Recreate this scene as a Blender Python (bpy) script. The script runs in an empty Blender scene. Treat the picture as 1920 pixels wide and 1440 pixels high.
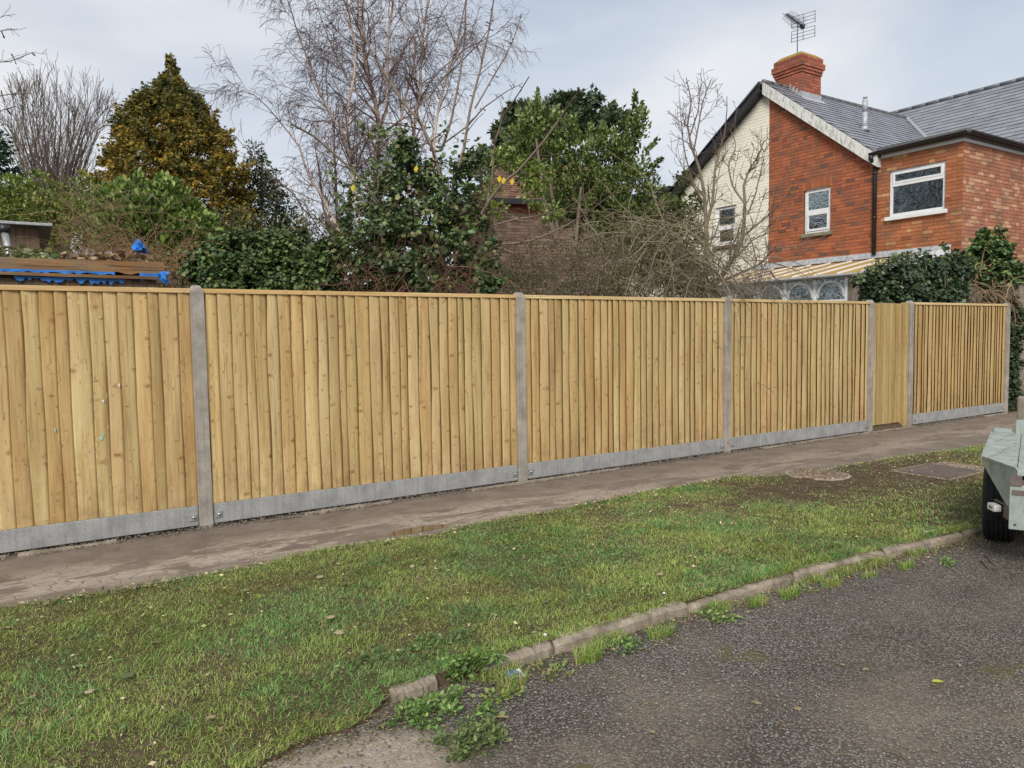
import bpy, math, random
import numpy as np
from mathutils import Vector
random.seed(7)
RNG = np.random.default_rng(11)
S = bpy.context.scene
COL = S.collection
rad = math.radians

# ------------------------------------------------------------------ camera
F_PX, YAW, PITCH, ROLL = 1408.0, 0.573906, -0.0655393, 0.015353
CAM = np.array([-1.1588, -6.4014, 1.5025])
_f0 = np.array([math.sin(YAW), math.cos(YAW), 0.0]); _r0 = np.array([math.cos(YAW), -math.sin(YAW), 0.0]); _u0 = np.array([0, 0, 1.0])
FW = _f0*math.cos(PITCH) + _u0*math.sin(PITCH)
_u = -_f0*math.sin(PITCH) + _u0*math.cos(PITCH)
RT = _r0*math.cos(ROLL) - _u*math.sin(ROLL)
UP = _u*math.cos(ROLL) + _r0*math.sin(ROLL)
cd = bpy.data.cameras.new('camera'); cam = bpy.data.objects.new('camera', cd); COL.objects.link(cam)
cd.sensor_width = 36; cd.lens = F_PX*36/1920; cd.clip_end = 2000; cd.clip_start = 0.05
from mathutils import Matrix
cam.matrix_world = Matrix(((RT[0], UP[0], -FW[0], CAM[0]), (RT[1], UP[1], -FW[1], CAM[1]), (RT[2], UP[2], -FW[2], CAM[2]), (0, 0, 0, 1)))
S.camera = cam

# surveyed points: a pixel of the photograph carried out to a real plane or distance
def ray(x, y): return FW + RT*(x-960)/F_PX - UP*(y-720)/F_PX
def at(x, y, d): return CAM + ray(x, y)*d
def atX(x, y, X): r = ray(x, y); return CAM + r*(X-CAM[0])/r[0]
def atY(x, y, Y): r = ray(x, y); return CAM + r*(Y-CAM[1])/r[1]
def atH(x, y, z=0.0): r = ray(x, y); return CAM + r*(z-CAM[2])/r[2]
def proj(p):
    d = np.asarray(p, float)-CAM; z = d@FW
    return 960+F_PX*(d@RT)/z, 720-F_PX*(d@UP)/z, z

# ------------------------------------------------------------------ world, sun, exposure
W = bpy.data.worlds.new('World'); S.world = W; W.use_nodes = True
wn = W.node_tree.nodes; wl = W.node_tree.links
for n in list(wn): wn.remove(n)
SUN_AZ, SUN_EL = rad(222), rad(38)      # light comes from behind and to the left of the camera
out = wn.new('ShaderNodeOutputWorld'); bg = wn.new('ShaderNodeBackground'); bg.inputs['Strength'].default_value = 0.1
sky = wn.new('ShaderNodeTexSky'); sky.sky_type = 'NISHITA'; sky.sun_disc = False
sky.sun_elevation = SUN_EL; sky.sun_rotation = SUN_AZ; sky.air_density = 1.0; sky.dust_density = 1.5
tc = wn.new('ShaderNodeTexCoord'); mp = wn.new('ShaderNodeMapping'); mp.inputs['Scale'].default_value = (1, 1, 2.6)
mp.inputs['Location'].default_value = (3.1, 0.4, 0.7)
n1 = wn.new('ShaderNodeTexNoise'); n1.inputs['Scale'].default_value = 1.9; n1.inputs['Detail'].default_value = 5; n1.inputs['Roughness'].default_value = .5
n1.inputs['Distortion'].default_value = .4
rp = wn.new('ShaderNodeValToRGB')
rp.color_ramp.elements[0].position = .36; rp.color_ramp.elements[0].color = (5.6, 6.2, 7.0, 1)
rp.color_ramp.elements[1].position = .66; rp.color_ramp.elements[1].color = (7.9, 7.95, 8.15, 1)
n2 = wn.new('ShaderNodeTexNoise'); n2.inputs['Scale'].default_value = 2.6; n2.inputs['Detail'].default_value = 4
rp2 = wn.new('ShaderNodeValToRGB'); rp2.color_ramp.elements[0].position = .3; rp2.color_ramp.elements[1].position = .62
rp2.color_ramp.elements[0].color = (.62, .62, .62, 1); rp2.color_ramp.elements[1].color = (1, 1, 1, 1)
mx = wn.new('ShaderNodeMix'); mx.data_type = 'RGBA'
wl.new(tc.outputs['Generated'], mp.inputs['Vector']); wl.new(mp.outputs[0], n1.inputs['Vector']); wl.new(mp.outputs[0], n2.inputs['Vector'])
wl.new(n1.outputs['Fac'], rp.inputs[0]); wl.new(n2.outputs['Fac'], rp2.inputs[0])
wl.new(rp2.outputs[0], mx.inputs['Factor']); wl.new(sky.outputs[0], mx.inputs['A']); wl.new(rp.outputs[0], mx.inputs['B'])
wl.new(mx.outputs['Result'], bg.inputs['Color']); wl.new(bg.outputs[0], out.inputs[0])
sd = bpy.data.lights.new('sun', 'SUN'); sd.energy = 2.9; sd.angle = rad(24); sd.color = (1, .955, .88)
so = bpy.data.objects.new('sun', sd); COL.objects.link(so)
_sd = Vector((math.sin(SUN_AZ)*math.cos(SUN_EL), math.cos(SUN_AZ)*math.cos(SUN_EL), math.sin(SUN_EL)))
so.rotation_euler = _sd.to_track_quat('Z', 'Y').to_euler(); so.location = (-20, -20, 20)
S.view_settings.view_transform = 'Standard'; S.view_settings.look = 'None'
S.view_settings.exposure = 0.2; S.view_settings.gamma = 1; S.view_settings.use_curve_mapping = False

# ------------------------------------------------------------------ object helpers
WORLD = {}
def tag(o, label=None, cat=None, group=None, kind=None):
    if label: o['label'] = label
    if cat: o['category'] = cat
    if group: o['group'] = group
    if kind: o['kind'] = kind
    return o
def thing(name, label, cat, loc=(0, 0, 0), group=None):
    o = bpy.data.objects.new(name, None); COL.objects.link(o); o.location = loc; o.empty_display_size = .2
    WORLD[o.name] = np.array(loc, float)
    return tag(o, label, cat, group)
def link_mesh(name, me, mat, parent, off):
    o = bpy.data.objects.new(name, me); COL.objects.link(o)
    if mat: me.materials.append(mat)
    o.parent = parent
    if parent is None: o.location = off
    WORLD[o.name] = np.array(off, float)
    return o
def origin(parent, loc):
    if parent is not None: return WORLD[parent.name]
    return np.array(loc, float)
class MB:
    """collects shapes; build() links them as one mesh object"""
    def __init__(s): s.v = []; s.f = []; s.c = []; s.sm = []
    def add(s, verts, faces, col=(1, 1, 1), smooth=False):
        b = len(s.v); s.v += [tuple(p) for p in verts]; s.c += [col]*len(verts)
        s.f += [tuple(i+b for i in f) for f in faces]; s.sm += [smooth]*len(faces)
    def box(s, a, b, col=(1, 1, 1)):
        (x0, y0, z0), (x1, y1, z1) = a, b
        s.add([(x0, y0, z0), (x1, y0, z0), (x1, y1, z0), (x0, y1, z0), (x0, y0, z1), (x1, y0, z1), (x1, y1, z1), (x0, y1, z1)],
              [(0, 3, 2, 1), (4, 5, 6, 7), (0, 1, 5, 4), (1, 2, 6, 5), (2, 3, 7, 6), (3, 0, 4, 7)], col)
    def bar(s, p, q, w, h, up=(0, 0, 1), col=(1, 1, 1)):
        p = Vector(p); q = Vector(q); d = (q-p).normalized(); sd_ = d.cross(Vector(up)).normalized(); u = sd_.cross(d).normalized()
        vs = []
        for e in (p, q):
            for a, b in ((-1, -1), (1, -1), (1, 1), (-1, 1)): vs.append(e + sd_*a*w/2 + u*b*h/2)
        s.add(vs, [(3, 2, 1, 0), (4, 5, 6, 7), (0, 1, 5, 4), (1, 2, 6, 5), (2, 3, 7, 6), (3, 0, 4, 7)], col)
    def prism(s, poly, d, col=(1, 1, 1)):
        n = len(poly); d = Vector(d); vs = [Vector(p) for p in poly] + [Vector(p)+d for p in poly]
        s.add(vs, [tuple(range(n))[::-1], tuple(range(n, 2*n))] + [(i, (i+1) % n, n+(i+1) % n, n+i) for i in range(n)], col)
    def tube(s, pts, rs, n=6, col=(1, 1, 1), cap=True):
        pts = [Vector(p) for p in pts]; vs = []; m = len(pts)
        if not hasattr(rs, '__len__'): rs = [rs]*m
        for i, p in enumerate(pts):
            d = (pts[min(i+1, m-1)]-pts[max(i-1, 0)]).normalized()
            a = d.orthogonal().normalized() if i == 0 else (a - d*a.dot(d)).normalized()
            b = d.cross(a)
            for k in range(n):
                t = 2*math.pi*k/n; vs.append(p + (a*math.cos(t)+b*math.sin(t))*rs[i])
        fs = [(i*n+k, i*n+(k+1) % n, (i+1)*n+(k+1) % n, (i+1)*n+k) for i in range(m-1) for k in range(n)]
        if cap: fs += [tuple(range(n))[::-1], tuple(range((m-1)*n, m*n))]
        s.add(vs, fs, col, True)
    def build(s, name, mat, parent=None, loc=None, bevel=0, **kw):
        if loc is None and parent is None: loc = np.mean(np.array(s.v), 0); loc[2] = min(v[2] for v in s.v)
        off = origin(parent, loc)
        me = bpy.data.meshes.new(name); me.from_pydata([tuple(np.array(v)-off) for v in s.v], [], s.f)
        ca = me.color_attributes.new('Col', 'FLOAT_COLOR', 'POINT')
        ca.data.foreach_set('color', np.array([(c[0], c[1], c[2], 1) for c in s.c], dtype=np.float32).ravel())
        me.polygons.foreach_set('use_smooth', s.sm)
        o = link_mesh(name, me, mat, parent, off)
        if bevel:
            b = o.modifiers.new('bevel', 'BEVEL'); b.width = bevel; b.segments = 2; b.limit_method = 'ANGLE'
        return tag(o, **kw)
def tri_mesh(name, V, T, C, mat, parent=None, loc=(0, 0, 0), smooth=False, **kw):
    off = origin(parent, loc); V = np.asarray(V, np.float32)-off.astype(np.float32); T = np.asarray(T, np.int32)
    me = bpy.data.meshes.new(name); me.vertices.add(len(V)); me.vertices.foreach_set('co', V.ravel())
    me.loops.add(T.size); me.loops.foreach_set('vertex_index', T.ravel())
    me.polygons.add(len(T)); me.polygons.foreach_set('loop_start', np.arange(0, T.size, 3, dtype=np.int32))
    me.polygons.foreach_set('loop_total', np.full(len(T), 3, np.int32))
    me.polygons.foreach_set('use_smooth', np.full(len(T), smooth))
    me.update(calc_edges=True)
    if C is not None:
        ca = me.color_attributes.new('Col', 'FLOAT_COLOR', 'POINT')
        ca.data.foreach_set('color', np.concatenate([np.asarray(C, np.float32), np.ones((len(V), 1), np.float32)], 1).ravel())
    return tag(link_mesh(name, me, mat, parent, off), **kw)

# ------------------------------------------------------------------ materials
class NT:
    def __init__(s, name):
        s.m = bpy.data.materials.new(name); s.m.use_nodes = True; s.t = s.m.node_tree; s.n = s.t.nodes; s.l = s.t.links
        s.p = s.n['Principled BSDF']; s.out = s.n['Material Output']
    def new(s, t, **kw):
        n = s.n.new(t)
        for k, v in kw.items():
            if k in n.inputs: s.set(n.inputs[k], v)
            else: setattr(n, k, v)
        return n
    def set(s, i, v):
        if hasattr(v, 'is_output'): s.l.new(v, i)
        else: i.default_value = v
    def noise(s, vec, scale, detail=3, rough=.5, dist=0):
        n = s.n.new('ShaderNodeTexNoise'); n.inputs['Scale'].default_value = scale; n.inputs['Detail'].default_value = detail
        n.inputs['Roughness'].default_value = rough; n.inputs['Distortion'].default_value = dist; s.l.new(vec, n.inputs['Vector']); return n.outputs['Fac']
    def ramp(s, f, stops):
        n = s.n.new('ShaderNodeValToRGB'); e = n.color_ramp.elements
        while len(e) < len(stops): e.new(.5)
        for i, (p, c) in enumerate(stops):
            e[i].position = p; e[i].color = (c, c, c, 1) if not hasattr(c, '__len__') else (*c, 1)
        s.set(n.inputs[0], f); return n.outputs[0]
    def mix(s, f, a, b, mode='MIX'):
        n = s.n.new('ShaderNodeMix'); n.data_type = 'RGBA'; n.blend_type = mode
        for k, v in (('Factor', f), ('A', a), ('B', b)):
            i = [q for q in n.inputs if q.name == k and q.type == ('VALUE' if k == 'Factor' else 'RGBA')][0]
            if not hasattr(v, 'is_output') and k != 'Factor': v = (*v, 1)
            s.set(i, v)
        return [q for q in n.outputs if q.type == 'RGBA'][0]
    def math(s, op, a, b=0.0, c=None):
        n = s.n.new('ShaderNodeMath'); n.operation = op; s.set(n.inputs[0], a); s.set(n.inputs[1], b)
        if c is not None: s.set(n.inputs[2], c)
        return n.outputs[0]
    def mapping(s, vec, scale=(1, 1, 1), loc=(0, 0, 0), rot=(0, 0, 0)):
        n = s.n.new('ShaderNodeMapping'); s.l.new(vec, n.inputs['Vector']); s.set(n.inputs['Scale'], scale); s.set(n.inputs['Location'], loc); s.set(n.inputs['Rotation'], rot)
        return n.outputs[0]
    def obj(s): return s.n.new('ShaderNodeTexCoord').outputs['Object']
    def pos(s): return s.n.new('ShaderNodeNewGeometry').outputs['Position']
    def col(s): n = s.n.new('ShaderNodeAttribute'); n.attribute_name = 'Col'; return n.outputs['Color']
    def bump(s, h, strength=.3, dist=.01):
        n = s.n.new('ShaderNodeBump'); n.inputs['Strength'].default_value = strength; n.inputs['Distance'].default_value = dist
        s.l.new(h, n.inputs['Height']); s.l.new(n.outputs[0], s.p.inputs['Normal'])
    def base(s, c, rough=.8, spec=.3, metal=0):
        if not hasattr(c, 'is_output'): c = (*c, 1)
        s.set(s.p.inputs['Base Color'], c); s.set(s.p.inputs['Roughness'], rough); s.set(s.p.inputs['Specular IOR Level'], spec); s.set(s.p.inputs['Metallic'], metal); return s.m
def simple(name, c, rough=.6, spec=.3, metal=0, var=.25, scale=9, bump=.15):
    t = NT(name); p = t.pos(); n = t.noise(p, scale, 5, .6)
    lo = tuple(x*(1-var) for x in c); hi = tuple(min(1, x*(1+var)) for x in c)
    m = t.base(t.ramp(n, [(.3, lo), (.7, hi)]), rough, spec, metal)
    if bump: t.bump(t.noise(p, scale*6, 4), bump, .004)
    return m
def attr_mat(name, rough=.8, spec=.2, nscale=60, nvar=.25, bump=.3, big=None):
    t = NT(name); p = t.pos(); c = t.col(); n = t.noise(p, nscale, 5, .65)
    c = t.mix(1.0, c, t.ramp(n, [(.25, 1-nvar), (.75, 1+nvar)]), 'MULTIPLY')
    if big:
        c = t.mix(t.ramp(t.noise(p, big[0], 4, .6), [(big[1], 0.0), (big[2], big[4])]), c, big[3])
    m = t.base(c, rough, spec); t.bump(n, bump, .004); return m
def leaf_mat(name, rough=.45, spec=.35, trans=.25):
    t = NT(name); c = t.col(); t.base(c, rough, spec)
    tr = t.n.new('ShaderNodeBsdfTranslucent'); t.l.new(t.mix(1.0, c, (1.1, 1.25, .6), 'MULTIPLY'), tr.inputs['Color'])
    ms = t.n.new('ShaderNodeMixShader'); ms.inputs[0].default_value = trans
    t.l.new(t.p.outputs[0], ms.inputs[1]); t.l.new(tr.outputs[0], ms.inputs[2]); t.l.new(ms.outputs[0], t.out.inputs['Surface'])
    return t.m
def wood_mat(name, tones, knots=True, weather=0, rnd=True, edge=False, horiz=False):
    t = NT(name); o = t.obj()
    if horiz: o = t.mapping(o, rot=(0, math.pi/2, 0))
    if rnd:
        r = t.n.new('ShaderNodeObjectInfo').outputs['Random']
        off = t.n.new('ShaderNodeCombineXYZ'); t.set(off.inputs[0], t.math('MULTIPLY', r, 37.0)); t.set(off.inputs[1], t.math('MULTIPLY', r, 91.0)); t.set(off.inputs[2], t.math('MULTIPLY', r, 23.0))
        ad = t.n.new('ShaderNodeVectorMath'); ad.operation = 'ADD'; t.l.new(o, ad.inputs[0]); t.l.new(off.outputs[0], ad.inputs[1]); o = ad.outputs[0]
    else: r = .5
    # knots
    wv = t.n.new('ShaderNodeTexNoise'); wv.inputs['Scale'].default_value = 14; t.l.new(o, wv.inputs['Vector'])
    ws = t.n.new('ShaderNodeVectorMath'); ws.operation = 'SCALE'; ws.inputs['Scale'].default_value = .035; t.l.new(wv.outputs['Color'], ws.inputs[0])
    wa = t.n.new('ShaderNodeVectorMath'); wa.operation = 'ADD'; t.l.new(o, wa.inputs[0]); t.l.new(ws.outputs[0], wa.inputs[1])
    kx = t.n.new('ShaderNodeSeparateXYZ'); t.l.new(wa.outputs[0], kx.inputs[0]); kc = t.n.new('ShaderNodeCombineXYZ')
    t.l.new(t.math('MULTIPLY', kx.outputs[0], 6.5), kc.inputs[0]); t.l.new(t.math('MULTIPLY', kx.outputs[2], 10.5), kc.inputs[1]); km = kc.outputs[0]
    vo = t.n.new('ShaderNodeTexVoronoi'); vo.feature = 'F1'; vo.voronoi_dimensions = '2D'; t.l.new(km, vo.inputs['Vector']); vo.inputs['Scale'].default_value = 1; vo.inputs['Randomness'].default_value = 1
    sep = t.n.new('ShaderNodeSeparateColor'); t.l.new(vo.outputs['Color'], sep.inputs[0])
    dist = t.math('MULTIPLY', vo.outputs['Distance'], t.math('ADD', t.math('MULTIPLY', sep.outputs[2], 1.5), .75))
    sel = t.math('MULTIPLY', t.math('GREATER_THAN', sep.outputs[0], .45), t.math('ADD', t.math('MULTIPLY', sep.outputs[1], .75), .1))
    # grain, bent round the knots
    pull = t.math('MULTIPLY', t.ramp(dist, [(0, 1.0), (.32, 0.0)]), .035)
    off2 = t.n.new('ShaderNodeCombineXYZ'); t.l.new(pull, off2.inputs[0])
    ad2 = t.n.new('ShaderNodeVectorMath'); ad2.operation = 'ADD'; t.l.new(o, ad2.inputs[0]); t.l.new(off2.outputs[0], ad2.inputs[1])
    gm = t.mapping(ad2.outputs[0], (38, 38, 1.1))
    g = t.noise(gm, 1.0, 5, .6, 1.2)
    fine = t.noise(t.mapping(ad2.outputs[0], (190, 190, 4)), 1.0, 3, .5)
    broad = t.noise(t.mapping(o, (5, 5, .8)), 1.0, 3, .55)
    c = t.ramp(broad, [(.25, tones[0]), (.5, tones[1]), (.78, tones[2])])
    c = t.mix(1.0, c, t.ramp(g, [(.28, (.62, .55, .46)), (.44, (.92, .90, .87)), (.56, (1, 1, 1)), (.74, (1.14, 1.13, 1.10))]), 'MULTIPLY')
    dk_ = t.noise(t.mapping(ad2.outputs[0], (60, 60, 2.2), (9, 2, 5)), 1.0, 4, .65, .6); c = t.mix(t.ramp(dk_, [(.60, 0.0), (.70, .55)]), c, (.25, .125, .05))
    c = t.mix(1.0, c, t.ramp(fine, [(.3, .9), (.7, 1.06)]), 'MULTIPLY')
    if rnd: c = t.mix(1.0, c, t.ramp(t.math('FRACT', t.math('MULTIPLY', r, 17.3)), [(0, (.93, .90, .85)), (.3, (1.0, .98, .94)), (.65, (1.03, 1.02, 1.0)), (1, (1.11, 1.12, 1.10))]), 'MULTIPLY')
    if rnd: c = t.mix(1.0, c, t.ramp(t.math('FRACT', t.math('MULTIPLY', r, 41.7)), [(0, (1.02, .94, .84)), (.35, (1, 1, 1)), (.7, (.97, 1.0, .92)), (1, (1.02, .95, .87))]), 'MULTIPLY')
    # resin flecks, green treatment marks, paler sapwood strip
    fl = t.noise(t.mapping(o, (45, 45, 16)), 1.0, 2, .5)
    c = t.mix(t.ramp(fl, [(.66, 0.0), (.74, .6)]), c, (.22, .10, .035))
    warm = t.noise(t.mapping(o, (9, 9, 1.6), (3, 7, 1)), 1.0, 3, .6)
    c = t.mix(t.ramp(warm, [(.55, 0.0), (.72, .55)]), c, (.40, .21, .08))
    if knots:
        kn = t.math('MULTIPLY', t.ramp(dist, [(.06, 1.0), (.10, .8), (.14, 0.0)]), sel)
        halo = t.math('MULTIPLY', t.ramp(dist, [(.08, .9), (.30, 0.0)]), sel)
        c = t.mix(t.math('MULTIPLY', halo, .5), c, (.33, .17, .06))
        ring = t.noise(t.mapping(o, (120, 120, 60)), 1.0, 2)
        c = t.mix(t.math('MULTIPLY', kn, t.ramp(ring, [(.3, .35), (.6, .9)])), c, (.19, .085, .032))
    if weather:
        ck_ = t.noise(t.mapping(o, (55, 55, 1.3)), 1.0, 5, .75, .8); c = t.mix(t.ramp(ck_, [(.52, 0.0), (.60, .85)]), c, (.035, .02, .012))
        c = t.mix(t.ramp(t.noise(o, 3.0, 4), [(.35, 0.0), (.7, weather)]), c, (.16, .15, .12))
    if edge:
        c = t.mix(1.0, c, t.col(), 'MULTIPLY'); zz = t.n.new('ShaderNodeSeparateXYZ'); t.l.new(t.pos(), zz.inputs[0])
        lowz = t.math('MULTIPLY', t.ramp(zz.outputs[2], [(.17, 1.0), (.55, 0.0)]), t.ramp(t.noise(t.pos(), 7, 5, .7), [(.42, 0.0), (.7, .6)])); c = t.mix(lowz, c, (.22, .13, .065))
    t.base(c, .72, .22); t.bump(t.math('ADD', t.math('MULTIPLY', g, .7), t.math('MULTIPLY', fine, .4)), .35, .003)
    return t.m

M = {}
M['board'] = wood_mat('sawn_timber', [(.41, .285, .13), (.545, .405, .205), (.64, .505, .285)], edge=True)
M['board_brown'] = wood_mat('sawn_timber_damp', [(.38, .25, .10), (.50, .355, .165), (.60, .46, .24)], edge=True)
M['rail'] = wood_mat('planed_rail', [(.50, .35, .16), (.60, .45, .24), (.68, .55, .33)], knots=False, horiz=True)
M['gate'] = wood_mat('gate_timber', [(.30, .21, .09), (.39, .29, .135), (.46, .36, .18)])
M['rot'] = wood_mat('rotten_timber', [(.10, .048, .02), (.24, .125, .05), (.42, .26, .12)], rnd=False, weather=.55, horiz=True)
M['darkwood'] = wood_mat('old_timber', [(.10, .06, .035), (.16, .10, .06), (.24, .17, .11)], rnd=False, weather=.5)

def concrete(name, c, dark, pit=1):
    t = NT(name); p = t.pos(); n = t.noise(p, 7, 6, .62); f = t.noise(p, 160, 3, .6)
    cc = t.ramp(n, [(.3, dark), (.62, c)])
    streak = t.noise(t.mapping(p, (30, 30, 2)), 1.0, 4)
    cc = t.mix(t.ramp(streak, [(.45, 0.0), (.75, .45)]), cc, tuple(x*.6 for x in dark))
    cc = t.mix(1.0, cc, t.ramp(f, [(.3, .78), (.7, 1.2)]), 'MULTIPLY')
    pits = t.noise(p, 230, 1); cc = t.mix(t.ramp(pits, [(.70, 0.0), (.76, .75*pit)]), cc, (.06, .055, .05))
    t.base(cc, .88, .2); t.bump(f, .5, .003); return t.m
M['post'] = concrete('cast_concrete', (.37, .335, .29), (.23, .205, .175), 1.2)
M['gravelboard'] = concrete('gravel_board_concrete', (.33, .33, .32), (.235, .235, .23), .4)
M['kerb'] = concrete('kerb_concrete', (.34, .285, .225), (.15, .12, .088))
M['galv'] = simple('galvanised', (.42, .43, .43), .45, .5, .75, .3, 40)
M['steel'] = simple('bolt_steel', (.5, .5, .5), .35, .5, .9, .2, 80)
M['white'] = simple('white_upvc', (.74, .75, .76), .35, .4, 0, .06, 5, .03)
t = NT('peeling_white_paint'); p = t.pos()
c = t.mix(t.ramp(t.noise(t.mapping(p, (6, 22, 7)), 1.0, 6, .75), [(.5, 0.0), (.57, .8)]), (.70, .70, .66), (.33, .34, .31)); t.base(c, .6, .3); t.bump(t.noise(p, 30), .2); M['peel'] = t.m
M['black'] = simple('black_plastic', (.018, .018, .022), .4, .45, 0, .3, 6, .05)
M['lead'] = simple('lead_flashing', (.40, .42, .44), .5, .4, .2, .3, 14)
M['mortar'] = simple('mortar', (.30, .20, .14), .95, .1, 0, .25, 25, .4)
M['creammortar'] = simple('painted_mortar', (.78, .75, .63), .85, .2, 0, .05, 8, .2)
M['brick'] = attr_mat('fired_brick', .88, .15, 55, .3, .5, (2.2, .46, .70, (.15, .10, .075), .6))
M['creambrick'] = attr_mat('painted_brick', .7, .25, 30, .07, .3, (2.2, .5, .8, (.60, .58, .48), .35))
M['slate'] = attr_mat('roof_slate', .42, .5, 30, .18, .15, (1.6, .55, .8, (.13, .13, .12), .35))
M['tile'] = attr_mat('clay_tile', .85, .15, 30, .3, .4, (3, .5, .7, (.10, .08, .06), .6))
M['soffit'] = simple('soffit_boards', (.55, .54, .5), .7)
M['stone'] = concrete('window_sill_stone', (.28, .26, .18), (.16, .15, .10))
M['lichen_top'] = attr_mat('chimney_brick', .9, .12, 40, .3, .5)
M['bark'] = attr_mat('bark', .9, .15, 45, .35, .6)
t = NT('birch_bark'); p = t.pos(); c = t.mix(1.0, t.col(), t.ramp(t.noise(t.mapping(p, (8, 8, 26)), 1.0, 4, .6), [(.34, .35), (.46, 1.0)]), 'MULTIPLY'); t.base(c, .8, .2); M['birch'] = t.m
M['leaf'] = leaf_mat('glossy_leaf', .38, .4, .18)
M['ivyleaf'] = leaf_mat('ivy_leaf', .42, .32, .1)
M['spray'] = leaf_mat('conifer_spray', .7, .15, .2)
M['grassblade'] = leaf_mat('grass_blade', .55, .25, .18)
M['pebble'] = attr_mat('pebbles', .7, .3, 200, .2, .1)
M['tarp'] = simple('blue_tarpaulin', (.025, .17, .52), .45, .4, 0, .35, 9, .3)
M['felt'] = simple('roofing_felt', (.13, .13, .13), .75, .3, 0, .3, 12, .3)
M['rubber'] = simple('tyre_rubber', (.022, .022, .025), .75, .3, 0, .5, 30, .5)
M['zinc'] = None
t = NT('grey_green_paint'); p = t.pos()
c = t.ramp(t.noise(p, 9, 6, .7), [(.3, (.24, .29, .27)), (.6, (.34, .39, .36)), (.8, (.42, .45, .42))])
c = t.mix(t.ramp(t.noise(p, 70, 2), [(.72, 0.0), (.76, .85)]), c, (.14, .08, .05)); c = t.mix(t.ramp(t.noise(t.mapping(p, (14, 14, 3)), 1.0, 6, .7), [(.50, 0.0), (.68, .6)]), c, (.17, .13, .09)); t.base(c, .6, .3, .1); t.bump(t.noise(p, 30, 4), .3, .003); M['trailer'] = t.m
M['lens'] = simple('clear_lens', (.75, .75, .72), .2, .5, 0, .05, 5, 0)
M['tan'] = simple('bronze_polycarbonate', (.38, .26, .10), .75, .12, 0, .12, 2, .05)
M['dark'] = simple('dark_room', (.035, .06, .055), .9, .1)  # dark green stands in for room shade and tree reflections in the panes
M['curtain'] = simple('net_curtain', (.55, .55, .5), .9, .1, 0, .15, 12, .3)
M['render'] = concrete('weathered_render', (.30, .26, .21), (.13, .105, .08), 1.4)
def glass(name, tint, wav, refl=.5):
    t = NT(name); p = t.pos(); n = t.noise(p, wav, 3, .5, 2.5)
    gl = t.n.new('ShaderNodeBsdfGlossy'); gl.inputs['Roughness'].default_value = .03; gl.inputs['Color'].default_value = (.9, .95, .97, 1)
    df = t.n.new('ShaderNodeBsdfTransparent'); df.inputs['Color'].default_value = (*tint, 1)
    b = t.n.new('ShaderNodeBump'); b.inputs['Strength'].default_value = .6; b.inputs['Distance'].default_value = .02; t.l.new(n, b.inputs['Height']); t.l.new(b.outputs[0], gl.inputs['Normal'])
    ms = t.n.new('ShaderNodeMixShader'); ms.inputs[0].default_value = refl; t.l.new(df.outputs[0], ms.inputs[1]); t.l.new(gl.outputs[0], ms.inputs[2]); t.l.new(ms.outputs[0], t.out.inputs['Surface'])
    return t.m
M['glass'] = glass('window_glass', (.55, .65, .6), 5, .42)
M['glass2'] = glass('window_glass_green', (.25, .4, .36), 3.5, .17)

# ------------------------------------------------------------------ ground surfaces
def vnoise(x, y, seed=0):
    def h(i, j):
        n = (i*374761393 + j*668265263 + seed*1442695041) & 0xffffffff
        n = ((n ^ (n >> 13))*1274126177) & 0xffffffff
        return ((n ^ (n >> 16)) & 0xffff)/65535.0
    x = np.asarray(x, float); y = np.asarray(y, float)
    i = np.floor(x).astype(np.int64); j = np.floor(y).astype(np.int64); fx = x-i; fy = y-j; fx = fx*fx*(3-2*fx); fy = fy*fy*(3-2*fy)
    return (h(i, j)*(1-fx)+h(i+1, j)*fx)*(1-fy)+(h(i, j+1)*(1-fx)+h(i+1, j+1)*fx)*fy
def fbm(x, y, seed=0, o=4):
    s = 0; a = .5; t_ = 0
    for k in range(o): s = s+a*vnoise(x*2**k, y*2**k, seed+k); t_ += a; a *= .55
    return s/t_
def grid(name, xs, ys, zf, mat, **kw):
    X, Y = np.meshgrid(xs, ys); Z = zf(X, Y); V = np.stack([X, Y, Z], -1).reshape(-1, 3); nx = len(xs); ny = len(ys)
    i = np.arange(nx-1)[None, :]+np.arange(ny-1)[:, None]*nx; i = i.ravel()
    T = np.concatenate([np.stack([i, i+1, i+nx+1], 1), np.stack([i, i+nx+1, i+nx], 1)])
    return tri_mesh(name, V, T, None, mat, None, (0, 0, 0), True, kind='structure', **kw)
def kerb_y(x): return -3.49 - .12*np.clip((x-2.4)/2.2, 0, 1.4)**1.5
GRASS_EDGE = np.array([(-8, -1.3), (-1.34, -1.30), (-.82, -1.36), (-.13, -1.38), (.66, -1.24), (1.57, -1.24), (2.27, -1.31), (3.29, -1.22), (4.92, -1.2), (5.3, -1.45), (6.0, -1.5), (6.5, -1.5), (9, -1.68), (20, -1.9)])
VX = np.array([-12, -1.4, -.82, -.53, -.36, -.08, .06]); VY = np.array([-3.75, -3.74, -3.70, -3.67, -3.63, -3.60, -3.5])
def verge_lo(x): return np.where(np.asarray(x) > .06, kerb_y(x)+.03, np.interp(x, VX, VY)+.09*(fbm(np.asarray(x)*6, np.asarray(x)*0+.3, 13)-.5))
def path_edge(x): return np.interp(x, GRASS_EDGE[:, 0], GRASS_EDGE[:, 1])-.13*np.exp(-((np.asarray(x)-1.3)/.42)**2) + .05*(fbm(np.asarray(x)*3.1, np.asarray(x)*0+.5, 3)-.5)
def verge_z(x, y): return .012*(fbm(x*2.3, y*2.3, 5)-.5)*2 + .012*fbm(x*12, y*12, 9) - .012
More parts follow.
